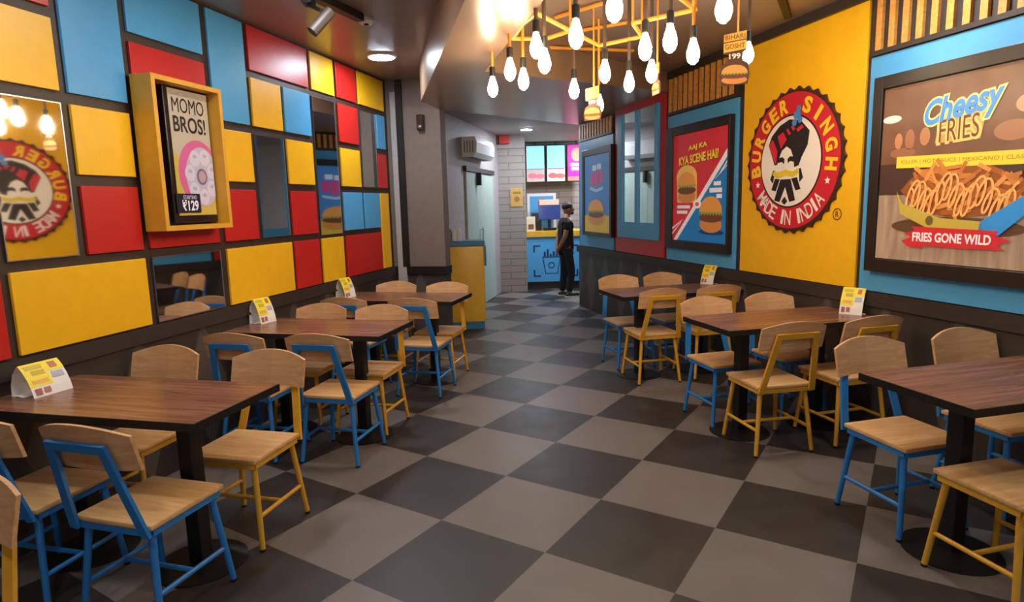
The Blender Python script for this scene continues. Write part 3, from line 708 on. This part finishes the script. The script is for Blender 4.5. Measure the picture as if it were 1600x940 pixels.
# tent cards
def tent(side, s, d, rot, label, sc=(.85, .9, 1.25)):
    x, y = (PLx if side == 'L' else PRx)(s, d); n = nL if side == 'L' else nR
    t = thing('tent_card', label, 'table card', loc(x, y, .7655, atan2(n.y, n.x) + rot) @ Matrix.Diagonal((sc[0], sc[1], sc[2], 1)), 'printed tent cards on the tables')
    hw = .08
    fr = [(.065, 0), (.055, .035), (.038, .075), (.012, .115), (-.012, .14)]           # bulging front sheet (x, z)
    bk = [(-.012, .14), (-.045, .10), (-.062, .05), (-.066, .0), (-.03, .003), (-.0, .0)]
    def sheet(pts, y0, y1, o):
        mb = MB(); vs = []
        for i, (a, z) in enumerate(pts):
            q = pts[min(i + 1, len(pts) - 1)]; p = pts[max(i - 1, 0)]; dx, dz = q[0] - p[0], q[1] - p[1]; l = sqrt(dx * dx + dz * dz)
            nx, nz = dz / l, -dx / l
            for th in (0, .0012): vs += [(a + nx * (o + th), y0, z + nz * (o + th)), (a + nx * (o + th), y1, z + nz * (o + th))]
        fs = []
        for i in range(len(pts) - 1):
            a = i * 4; b = a + 4
            fs += [(a, a + 1, b + 1, b), (a + 3, a + 2, b + 2, b + 3), (a + 2, a, b, b + 2), (a + 1, a + 3, b + 3, b + 1)]
        k = (len(pts) - 1) * 4
        return mb.add(vs, fs + [(0, 2, 3, 1), (k, k + 1, k + 3, k + 2)])
    sheet(fr, -hw, hw, 0).build('front_sheet', M_paper, t); sheet(bk, -hw, hw, 0).build('back_sheet', M_paper, t)
    # printed blocks follow the front sheet
    def at(u, v):
        L_ = [0]
        for a, b in zip(fr, fr[1:]): L_.append(L_[-1] + sqrt((a[0] - b[0]) ** 2 + (a[1] - b[1]) ** 2))
        q = v * L_[-1]
        for i in range(len(fr) - 1):
            if q <= L_[i + 1] + 1e-9:
                f = (q - L_[i]) / (L_[i + 1] - L_[i]); return fr[i][0] + (fr[i + 1][0] - fr[i][0]) * f, fr[i][1] + (fr[i + 1][1] - fr[i][1]) * f
    def block(name, u0, u1, v0, v1, m, o):
        pts = [at(0, v0 + (v1 - v0) * i / 6) for i in range(7)]
        return sheet(pts, -hw + 2 * hw * u0, -hw + 2 * hw * u1, o).build(name, m, t)
    block('yellow_print', .0, .58, .30, 1, M_cardyel, .0013); block('yellow_print', .58, 1, .66, 1, M_cardyel, .0013)
    block('headline_print', .08, .50, .80, .93, ink((206, 186, 40)), .0026); block('headline_print', .18, .5, .62, .75, ink((196, 170, 40)), .0026)
    block('food_print', .68, .86, .74, .93, ink((190, 112, 70)), .0026); block('text_print', .62, .92, .45, .62, ink((176, 178, 182)), .0026)
    block('footer_print', .1, .5, .38, .48, ink((232, 176, 80)), .0026)
    block('red_print', .08, .24, .06, .24, ink((170, 96, 90)), .0026); block('red_print', .30, .46, .08, .24, ink((180, 110, 104)), .0026)
    return t
tent('L', 2.215, .145, -.1, 'yellow and white tent card on the nearest left table, largest of the cards', (1.1, 1.1, 1.0))
tent('L', 3.94, .09, -.2, 'yellow and white tent card on the middle left table')
tent('L', 5.17, .09, -.2, 'yellow and white tent card on the far left table')
tent('R', 3.55, .07, .5, 'yellow and white tent card on the middle right table, below the yellow panel')
tent('R', 5.34, .06, .35, 'yellow and white tent card on the far right table')

# ------------------------------------------------------------------ ceiling fittings
def downlight(x, y, z, label, m, r=.10, nm='downlight', group='round ceiling downlights'):
    t = thing(nm, label, 'ceiling lamp', loc(x, y, z), group)
    MB().lathe([(r * 1.18, -.001), (r * 1.18, -.014), (r * 1.02, -.018), (r * 1.02, -.001)], 32).build('rim', M_white, t, smooth=True)
    MB().lathe([(r, -.012), (r * .98, -.02), (r * .5, -.023)], 32).build('diffuser', m, t, smooth=True)
    return t
downlight(-1.09, 5.82, CEIL, 'glaring white round ceiling lamp above the left wall panels', M_lamp, .11)
downlight(.30, 10.4, 2.75, 'small white ceiling lamp in front of the far service counter', M_lampb, .085)
for x, y in ((1.5, 11.0), (1.9, 12.2)): downlight(x, y, 2.75, 'added ceiling lamp brightening the far counter, unseen behind the right wall end', M_lampb, .10, group='added fill lamps over the far counter')  # unseen lamps, added to brighten the service area
for x, y, m in ((-1.75, 2.2, M_lampw), (-1.0, 3.6, M_lampw), (-.9, .6, M_lampw), (1.9, 1.6, M_lampw), (2.05, 3.6, M_lampw), (2.4, .2, M_lampw)):
    downlight(x, y, CEIL, 'round warm white ceiling lamp above the tables, out of view overhead', m, .09, group='ceiling lamps over the near tables')

# smoke detector
t = thing('smoke_detector', 'white smoke detector on the ceiling beside the track light', 'smoke detector', loc(-.98, 4.72, CEIL))
MB().lathe([(.055, 0), (.055, -.018), (.042, -.034)], 24).build('housing', M_white, t, smooth=True)
MB().lathe([(.018, -.033), (.018, -.040), (.010, -.043)], 16).build('sensor', M_black, t)
# track light
p0, p1 = Vector((-1.22, 3.93, CEIL - .03)), Vector((-.99, 4.58, CEIL - .03)); dv = (p1 - p0).normalized()
t = thing('track_light', 'black track rail with a tilted cylinder spotlight on the left ceiling', 'track light', Matrix.Translation(p0))
MB().bar((0, 0, 0), p1 - p0, .05, .06, (0, 0, 1)).build('rail', M_black, t)
q = dv * .12
hd = Vector((-1.078, 3.945, 2.655)) - p0
MB().box(q.x - .03, q.x + .03, q.y - .05, q.y + .05, -.07, -.03).build('adapter', M_black, t)
MB().tube((q.x, q.y, -.07), (hd.x, hd.y, hd.z + .06), .012).build('stem', M_black, t)
MB().tube(hd + Vector((.045, .03, .065)), hd + Vector((-.055, -.03, -.065)), .034, .034, 20).build('spot_head', M_dark, t, smooth=True)
# small black camera on the column face
t = thing('wall_camera', 'small black camera hanging high on the grey column', 'camera_unit', colM @ Matrix.Translation((.40, 2.35, .0005)))
MB().box(-.035, .035, 0, .16, 0, .07, .006).build('housing', M_blackgloss, t); MB().lathe([(.02, 0), (.02, .012), (.008, .018)], 16, (0, .035, .07)).build('lens', M_steel, t)

# honeycomb conduit frame with pendant bulbs
def at_z(px, py, z):
    d = rt * ((px - 800) / F) - up * ((py - 470) / F) + fw; k = (z - CAMH) / d.z; return Vector((0, 0, CAMH)) + d * k
HZ = 2.60
nodes = {'a': (838, 20), 'b': (891, 48), 'c': (936, 71), 'd': (1003, 57), 'e': (989, 36), 'f': (1087, 15), 'g': (1060, -6), 'h': (852, 61), 'i': (801, 60), 'j': (816, 38), 'k': (960, 34)}
W3 = {k: at_z(*v, HZ) for k, v in nodes.items()}
t = thing('conduit_chandelier_frame', 'orange yellow honeycomb frame of bent conduit under the ceiling', 'light frame', loc(.6, 4.1, HZ)); o0 = Vector((.6, 4.1, HZ))
fr = MB()
for a, b in ('ab', 'bc', 'cd', 'de', 'ef', 'fg', 'bh', 'aj', 'ji', 'ih'): fr.tube(W3[a] - o0, W3[b] - o0, .013, .013, 8)
fr.build('honeycomb', M_oyel, t)
for k in ('a', 'b', 'd', 'e', 'f'): MB().tube(W3[k] - o0, Vector((W3[k].x, W3[k].y, CEIL)) - o0, .007, .007, 6).build('hanger', M_oyel, t)
def pendant_proto():
    t = thing('pendant_bulb', '', 'pendant bulb')
    MB().lathe([(.012, .135), (.019, .13), (.019, .075), (.014, .07)], 14).build('socket', M_black, t, smooth=True)
    MB().lathe([(.013, .072), (.016, .06), (.026, .03), (.034, .0), (.034, -.02), (.026, -.045), (.010, -.06), (.002, -.062)], 16).build('bulb', M_bulb, t, smooth=True)
    return t
pp = pendant_proto(); pf = [True]
ords = ['leftmost', 'second from the left', 'third from the left', 'fourth from the left', 'fifth from the left', 'sixth from the left', 'seventh from the left', 'eighth from the left', 'middle, ninth from the left', 'eighth from the right', 'seventh from the right', 'sixth from the right', 'fifth from the right', 'fourth from the right', 'third from the right', 'second from the right', 'rightmost, beside the near hanging sign']
BP = [(770, 137), (797, 110), (818, 125), (838, 73), (851, 97), (897, 140), (900, 55), (936, 163), (945, 113), (960, 10), (983, 129), (1008, 75), (1018, 113), (1047, 62), (1083, 82), (1131, 12), (1169, 84)]
for k, (px, py) in enumerate(BP):
    z = {936: 2.28, 1169: 2.47, 1083: 2.33, 838: 2.38, 797: 2.36, 770: 2.34}.get(px, 2.33); P = at_z(px, py, z); M = Matrix.Translation(P); lb = 'glowing pendant bulb, %s in the cluster' % ords[k]
    if pf[0]: pf[0] = False; o = pp; o.matrix_world = M; o['label'] = lb; o['group'] = 'pendant bulbs of the chandelier'
    else: o = dup(pp, M, lb, 'pendant bulbs of the chandelier')
    top = CEIL if px > 780 else 2.57
    cable = px not in (770, 797, 818, 936, 1083)
    MB().tube((0, 0, .13), (0, 0, top - P.z), .011 if cable else .009, None, 8).build('drop_rod', M_cable if cable else M_oyel, o)
# thin conduits on the coffer ceiling
for k, (a, b, lb) in enumerate((((868, 27), (945, 4), 'left pale conduit running across the coffer ceiling'), ((912, 47), (980, 35), 'middle pale conduit running across the coffer ceiling'), ((850, 74), (990, 79), 'far pale conduit running across the coffer ceiling'))):
    A, B_ = at_z(*a, CEIL - .02), at_z(*b, CEIL - .02)
    tag(MB().tube((0, 0, 0), B_ - A, .014, None, 8).build('ceiling_conduit', M_oyel, M=Matrix.Translation(A)), lb, 'conduit', 'ceiling conduits')
A, B_ = at_z(1220, -6, CEIL - .012), at_z(1231, 27, CEIL - .012)
tag(MB().bar((0, 0, 0), B_ - A, .05, .024, (1, 0, 0)).build('slot_diffuser', M_black, M=Matrix.Translation(A)), 'dark narrow ceiling slot above the yellow panel', 'ceiling slot')

# hanging signs
def hang_sign(P, h, rz, label, words):
    t = thing('hanging_sign', label, 'hanging sign', Matrix.Translation(P) @ Matrix.Rotation(rz, 4, 'Z') @ Matrix.Rotation(pi / 2, 4, 'X'), 'burger shaped hanging signs')
    w_ = h * .5
    out = [(-w_ * .42, h * .58), (-w_ * .42, h * .93), (w_ * .42, h), (w_ * .42, h * .64), (w_ * .3, h * .6), (w_ * .28, h * .46), (w_ * .5, h * .40), (w_ * .56, h * .2), (w_ * .5, h * .02), (-w_ * .5, 0), (-w_ * .54, h * .2), (-w_ * .45, h * .38), (-w_ * .2, h * .46), (-w_ * .22, h * .56)]
    MB().prism(out, -.004, .004).build('board', mat('dark_sign_board', (84, 48, 30), .5), t)
    b = .0045
    flats(t, 'word_plate', [[(-w_ * .41, h * .79), (-w_ * .40, h * .925), (w_ * .41, h * .99), (w_ * .41, h * .845)], [(-w_ * .41, h * .60), (-w_ * .41, h * .77), (w_ * .41, h * .825), (w_ * .39, h * .66)]], 0, ink((238, 176, 64)), b)
    if words:
        text(t, words[0], 0, h * .885, w_ * .72, h * .085, 1, ink((120, 70, 24)), .01, rot=.08, base=b)
        text(t, words[1], 0, h * .715, w_ * .72, h * .09, 1, ink((120, 70, 24)), .01, rot=.08, base=b)
        text(t, words[2], 0, h * .535, w_ * .40, h * .09, 1, ink((244, 226, 206)), .03, rot=.05, base=b)
    burger(t, 'burger_picture', 0, h * .20, w_ * .98, h * .36, 1, ink, b)
    MB().tube((w_ * .1, h * .95, 0), (w_ * .1, CEIL - P.z, 0), .006, None, 8).build('rod', M_oyel, t)
    return t
hang_sign(Vector((1.39, 4.02, 2.245)), .32, radians(-8), 'near hanging burger sign beside the yellow panel', ('BIHARI', 'GOSHT', '199'))
hang_sign(Vector((.60, 4.6, 2.13)), .235, radians(-25), 'far small hanging burger sign among the bulbs', ('BIHARI', 'GOSHT', '199'))
hang_sign(Vector((.98, 4.3, 2.245)), .20, radians(-76), 'hanging sign seen edge on among the bulbs', None)

# ------------------------------------------------------------------ yellow counter at left
cM = loc(-.335, 7.95, 0, radians(6))
t = thing('service_stand', 'mustard yellow stand counter with a blue top beside the column', 'counter', cM)
MB().box(-.46, 0, 0, .36, .09, 1.06, .02).build('body', M_counteryel, t, smooth=True)
MB().box(-.44, -.015, .02, .34, 0, .09).build('plinth', M_counterblue, t)
MB().box(-.468, .012, -.012, .366, 1.06, 1.125, .008).build('worktop', M_counterblue, t)
MB().box(.002, .03, .05, .22, .80, 1.05, .006).build('side_bin', M_counterblue, t)
def bottle(x, y, h, r, m, label):
    P = cM @ Vector((x, y, 1.1255)); t = thing('sauce_bottle', label, 'bottle', Matrix.Translation(P), 'bottles on the yellow stand')
    MB().lathe([(r, 0), (r, h * .6), (r * .7, h * .72), (r * .45, h * .76)], 16).build('body', m, t, smooth=True)
    MB().lathe([(r * .5, h * .76), (r * .45, h * .84), (r * .15, h)], 12).build('nozzle', M_white, t, smooth=True)
bottle(-.42, .10, .20, .034, mat('grey_bottle', (120, 120, 124), .4), 'grey bottle at the back of the yellow stand, leftmost')
bottle(-.36, .07, .15, .036, M_white, 'white squeeze bottle left on the yellow stand')
bottle(-.30, .09, .16, .034, M_white, 'white squeeze bottle right on the yellow stand')

# ------------------------------------------------------------------ door, air conditioner, alarm
dl = Vector((.67, 3.1, 0)).length
d1 = thing('door_1', None, None, doorM @ Matrix.Translation((2.38, 0, .0005))); d1['kind'] = 'structure'
MB().box(0, .55, .01, 2.04, 0, .03, .003).build('leaf', M_door, d1); MB().box(.555, 1.60, .01, 2.04, 0, .03, .003).build('leaf', M_door, d1)
hn = MB().tube((.70, 1.0, .07), (.70, 1.22, .07), .012).build('handle', M_steel, d1)
MB().tube((.70, 1.03, .03), (.70, 1.03, .07), .009).tube((.70, 1.19, .03), (.70, 1.19, .07), .009).build('bracket', M_steel, hn)
MB().box(-.05, 1.65, 2.05, 2.12, 0, .05).build('lintel', M_dark, d1)
MB().box(.56, .60, 1.86, 2.05, .03, .10).build('closer', M_black, d1)
t = thing('air_conditioner', 'white split air conditioner high on the wall above the green door', 'air conditioner', doorM @ Matrix.Translation((2.31, 2.24, .0005)))
pr = [(0, 0), (.16, 0), (.21, .06), (.22, .2), (.19, .28), (0, .28)]
mb = MB(); n = len(pr)
mb.add([(x, y, z) for x in (0, 1.05) for z, y in pr], [tuple(range(n))[::-1], tuple(range(n, 2 * n))] + [(i, (i + 1) % n, n + (i + 1) % n, n + i) for i in range(n)])
mb.build('body', M_white, t)
gv = MB()
for k in range(4): gv.box(-.003, .0, .06, .22, .03 + k * .04, .045 + k * .04)
gv.build('end_vents', mat('grey_vent', (120, 120, 122), .5), t)
MB().box(.05, 1.0, -.004, .004, .05, .15).build('louvre', mat('grey_vent', (120, 120, 122), .5), t)
t = thing('fire_alarm', 'red fire alarm box on the wall above the brick pier', 'fire alarm', loc(-.08, 11.2995, 2.60))
MB().box(-.075, .10, -.09, 0, 0, .15, .01).build('housing', mat('red_plastic', (206, 52, 44), .4), t)
MB().box(-.155, -.078, -.06, 0, 0, .15, .006).build('side_box', mat('maroon_plastic', (92, 38, 38), .4), t)
t = thing('notice_plate', 'small golden notice on the brick pier', 'notice', loc(.13, 11.2995, 1.52))
MB().box(-.11, .11, -.012, 0, 0, .32, .003).build('plate', mat('gold_board', (206, 164, 92), .45), t)
nb = MB(); nb.add([(x, -.0128, z) for x, z in ell(.0, .13, .05, .05, 20)], [tuple(range(20))[::-1]]).add([(x, -.0128, z) for x, z in rect(-.07, .07, .22, .26)], [(0, 1, 2, 3)])
nb.build('emblem', ink((170, 116, 60)), t)

# ------------------------------------------------------------------ far service counter
FM = Matrix(((1, 0, 0, 0), (0, 0, -1, 0), (0, 1, 0, 0), (0, 0, 0, 1)))        # sheet facing the camera
t = thing('order_counter', 'blue and yellow order counter at the far end', 'counter', loc(1.304, 11.6, 0))
MB().box(-1.01, 1.6, .04, .6, 0, .14).build('plinth', M_dark, t)
fp = MB().box(-1.01, 1.6, 0, .6, .14, .96).build('body', M_blue, t)
MB().box(-1.01, 1.6, -.03, .6, .96, 1.07, .006).build('worktop', mat('yellow_counter_edge', (232, 176, 52), .4), t)
icon = thing('icon_sheet', None, None); icon.name = 'drawing'; icon.parent = fp; icon.matrix_local = Matrix.Translation((-.50, -.0015, .56)) @ FM
del icon
def sheet_part(parent, name, polys, m, dx, dz, y):
    mb = MB()
    for pts in polys: mb.add([(px + dx, y, pz + dz) for px, pz in pts], [tuple(range(len(pts)))])
    return mb.build(name, m, parent)
for o in [o for o in bpy.data.objects if o.name.startswith('drawing')]: bpy.data.objects.remove(o)
NV = ink((24, 52, 84))
def L_poly(x, z, sx, sz, l=.13, w_=.028): return [rect(min(x, x + sx * l), max(x, x + sx * l), min(z, z + sz * w_), max(z, z + sz * w_)), rect(min(x, x + sx * w_), max(x, x + sx * w_), min(z + sz * w_, z + sz * l), max(z + sz * w_, z + sz * l))]
sheet_part(fp, 'corner_brackets', L_poly(-.27, .27, 1, -1) + L_poly(-.27, -.31, 1, 1) + L_poly(.55, .27, -1, -1) + L_poly(.55, -.31, -1, 1), NV, -.62, .54, -.002)
def outline(pts, w_): return ribbon(pts + [pts[0]], w_)
sheet_part(fp, 'fries_bucket_drawing', outline([(-.10, .05), (.22, .05), (.17, -.25), (-.05, -.25)], .009) + outline(ell(.06, -.10, .05, .05, 16), .009) + [rect(-.08 + k * .055, -.045 + k * .055, .06, .15 + .05 * sin(k * 2.1)) for k in range(6)], NV, -.62, .54, -.002)
# things on it
t = thing('order_terminal', 'dark order terminal with a tilted blue screen on the far counter', 'point of sale terminal', loc(.73, 11.75, 1.0705))
MB().box(-.12, .12, -.10, .12, 0, .05, .01).build('base', M_blackgloss, t); MB().tube((0, .03, .05), (0, .03, .25), .03).build('stand', M_blackgloss, t)
mo = MB().bar((0, -.02, .20), (0, .07, .46), .40, .03, (1, 0, 0)).build('monitor', mat('navy_screen', (38, 52, 110), .25, 0, .25, noise=0), t)
MB().bar((0, .06, .462), (0, .085, .56), .36, .03, (1, 0, 0)).build('customer_display', mat('beige_display', (216, 176, 150), .35, 0, .3, noise=0), t)
MB().box(-.26, -.15, -.02, .06, .0, .2, .01).build('printer', M_blackgloss, t)
t = thing('counter_poster', 'small white and blue framed poster standing behind the order terminal', 'poster', loc(.60, 12.0, 1.0705))
MB().box(-.27, .27, 0, .02, 0, .68, .004).build('frame', M_white, t)
pb = sheet_part(t, 'picture', [rect(-.22, .22, .05, .63)], art((70, 150, 200)), 0, 0, -.001)
sheet_part(pb, 'round_emblem', [ell(.02, .50, .09, .09, 24)], art((186, 60, 66)), 0, 0, -.0022); sheet_part(pb, 'emblem_centre', [ell(.02, .50, .06, .06, 20)], art((226, 214, 210)), 0, 0, -.0032)
sheet_part(pb, 'dark_print', [rect(-.20, -.04, .06, .32)], art((60, 54, 66)), 0, 0, -.0022)
t = thing('card_holder', 'small white leaflet holder at the left end of the far counter', 'leaflet holder', loc(.385, 11.72, 1.0705))
MB().bar((0, 0, 0), (0, .05, .26), .16, .012, (1, 0, 0)).build('sheet', mat('cream_print', (222, 204, 170), .5), t); MB().box(-.07, .07, -.03, .06, 0, .012).build('foot', M_white, t)
sheet_part(t, 'print', [rect(-.05, .05, .03, .12)], ink((120, 90, 70)), 0, 0, -.006)
t = thing('cup_stack', 'grey cup stack beside the person on the far counter', 'cups', loc(1.0, 11.75, 1.0705))
MB().lathe([(.03, 0), (.04, .16), (.043, .2)], 16).build('cups', M_white, t, smooth=True)
# menu boards
def menu(x0, x1, cols, label, food=True):
    t = thing('menu_board', label, 'menu screen', loc((x0 + x1) / 2, 12.6, 1.97), 'menu screens over the far counter'); w_ = (x1 - x0) / 2
    b = MB().box(-w_, w_, 0, .05, 0, .72, .004).build('frame', M_blackgloss, t)
    MB().tube((0, .025, .72), (0, .025, 2.75 - 1.97), .012).build('hanger', M_blackgloss, t)
    sheet_part(t, 'picture', [rect(-w_ + .018, w_ - .018, .02, .70)], art(cols[0], .9), 0, 0, -.001)
    if food:
        sheet_part(t, 'lower_picture', [rect(-w_ + .018, w_ - .018, .02, .27)], art(cols[1], .9), 0, 0, -.002)
        sheet_part(t, 'price_line', [rect(-w_ + .03, w_ - .03, .25, .27)], art(cols[2], .7), 0, 0, -.003)
        sheet_part(t, 'food_picture', [ell(-w_ * .35, .13, .09, .055, 18), ell(w_ * .45, .12, .09, .05, 18)], art(cols[3], .7), 0, 0, -.003)
    else:
        sheet_part(t, 'food_picture', [ell(.0, .52, .10, .13, 18)], art((236, 150, 120), .7), 0, 0, -.002)
        sheet_part(t, 'headline', [rect(-.12, .12, .30, .36), rect(-.10, .12, .22, .28)], art((240, 214, 236), .7), 0, 0, -.002)
        sheet_part(t, 'footer', [rect(-w_ + .018, w_ - .018, .02, .10)], art((240, 130, 110), .7), 0, 0, -.002)
menu(.335, .715, ((150, 226, 236), (226, 214, 210), (150, 120, 170), (206, 120, 140)), 'left pale blue menu screen over the far counter')
menu(.735, 1.115, ((150, 226, 236), (226, 210, 214), (150, 70, 110), (196, 110, 110)), 'middle pale blue menu screen over the far counter')
menu(1.135, 1.515, ((214, 40, 160),) * 4, 'magenta menu screen partly behind the right wall end', False)

# ------------------------------------------------------------------ person
def skin_mesh(name, verts, edges, radii, m, parent, sub=2, extra=None):
    me = bpy.data.meshes.new(name); me.from_pydata(verts, edges, []); o = bpy.data.objects.new(name, me); COL.objects.link(o)
    bpy.context.view_layer.objects.active = o
    md = o.modifiers.new('Skin', 'SKIN'); md.use_smooth_shade = True
    for i, r in enumerate(radii):
        sv = me.skin_vertices[0].data[i]; sv.radius = r if isinstance(r, tuple) else (r, r); sv.use_root = (i == 0)
    sd = o.modifiers.new('Subdivision', 'SUBSURF'); sd.levels = sub; sd.render_levels = sub
    bpy.context.view_layer.update()
    res = bpy.data.meshes.new_from_object(o.evaluated_get(bpy.context.evaluated_depsgraph_get())); bpy.data.objects.remove(o)
    bm = bmesh.new(); bm.from_mesh(res)
    mb = MB(); bm.verts.ensure_lookup_table(); mb.frombm(bm)
    if extra: extra(mb)
    return mb.build(name, m, parent, smooth=True)
S = .905
t = thing('person', 'person in black shirt and dark trousers with hands behind back at the far counter', 'person', loc(.93, 10.62, 0, radians(12)) @ Matrix.Scale(S, 4))
V = [(0, 0, .93), (0, 0, 1.06), (-.01, 0, 1.26), (.0, 0, 1.42), (.02, 0, 1.50), (.04, 0, 1.56)]
E_ = [(0, 1), (1, 2), (2, 3), (3, 4), (4, 5)]; Rd = [(.11, .09), (.11, .09), (.13, .10), (.085, .075), .052, .06]
for sgn in (1, -1):
    k = len(V); kx = -.03 if sgn > 0 else .05
    V += [(0, sgn * .09, .88), (.02 + kx, sgn * .095, .48), (-.03 + kx, sgn * .10, .085), (.10 + kx, sgn * .11, .035)]
    E_ += [(0, k), (k, k + 1), (k + 1, k + 2), (k + 2, k + 3)]; Rd += [.066, .054, .04, .035]
    k = len(V)
    V += [(-.01, sgn * .17, 1.385), (-.085, sgn * .215, 1.12), (-.155, sgn * .10, .93), (-.175, sgn * .03, .885)]
    E_ += [(3, k), (k, k + 1), (k + 1, k + 2), (k + 2, k + 3)]; Rd += [.062, .045, .03, (.036, .022)]
    h = len(V) - 1
    for q in range(5):            # fingers curled behind the back, thumb from the side of the palm
        b = len(V); ln = (.05, .07, .078, .07, .055)[q]; oy = (-.5 + q * .25) * .06
        if q == 0: V += [(-.165, sgn * .045, .865), (-.15, sgn * .04, .835)]
        else: V += [(-.18 + oy * .3, sgn * (.02 - .01 * q), .855 - .004 * q), (-.168 + oy * .3, sgn * (.004 - .012 * q), .855 - ln)]
        E_ += [(h, b), (b, b + 1)]; Rd += [.0105, .0085]
def head(mb):
    mb.ball((.05, 0, 1.615), .098, .076, .118, 20)                         # skull and jaw
    mb.ball((.10, 0, 1.57), .05, .05, .05, 12)
    mb.ball((.152, 0, 1.60), .018, .014, .022, 10)                          # nose
    for sgn in (1, -1): mb.ball((.04, sgn * .078, 1.605), .018, .01, .03, 10)   # ears
body = skin_mesh('body', V, E_, Rd, M_skin, t, 1, head)
# face
for sgn in (1, -1):
    MB().ball((.137, sgn * .032, 1.625), .010, .012, .007, 10).build('eye', M_black, body)
MB().ball((.143, 0, 1.555), .012, .022, .006, 10).build('mouth', mat('lips', (120, 70, 62), .5), body)
MB().ball((.112, 0, 1.545), .045, .05, .032, 12).build('beard', M_hair, t)
MB().ball((.030, 0, 1.662), .104, .084, .080, 20).build('hair', M_hair, t, smooth=True)
# shirt: torso and short sleeves
V2 = [(0, 0, .80), (0, 0, .92), (0, 0, 1.06), (-.01, 0, 1.26), (.0, 0, 1.42), (.012, 0, 1.465)]; E2 = [(0, 1), (1, 2), (2, 3), (3, 4), (4, 5)]; R2l = [(.17, .15), (.17, .15), (.16, .14), (.17, .13), (.11, .095), (.065, .06)]
for sgn in (1, -1):
    k = len(V2); V2 += [(-.01, sgn * .172, 1.388), (-.055, sgn * .205, 1.22)]; E2 += [(4, k), (k, k + 1)]; R2l += [.082, .07]
skin_mesh('shirt', V2, E2, R2l, M_cloth, t, 1)
V3 = [(0, 0, .97)]; E3 = []; R3l = [(.145, .125)]
for sgn in (1, -1):
    k = len(V3); kx = -.03 if sgn > 0 else .05
    V3 += [(0, sgn * .09, .86), (.02 + kx, sgn * .095, .48), (-.03 + kx, sgn * .10, .075)]; E3 += [(0, k), (k, k + 1), (k + 1, k + 2)]; R3l += [.105, .082, .066]
skin_mesh('trousers', V3, E3, R3l, M_trouser, t, 1)
for sgn in (1, -1):
    kx = -.03 if sgn > 0 else .05
    sh = MB().ball((.03 + kx, sgn * .105, .046), .145, .05, .046, 16); sh.v = [(x, y, max(z, .0)) for x, y, z in sh.v]
    so = sh.build('shoe', mat('dark_shoe', (44, 40, 40), .5), t, smooth=True)
    MB().prism([(x, y) for x, y in ell(.032 + kx, sgn * .105, .150, .054, 24)], 0.0, .022).build('sole', M_white, so)
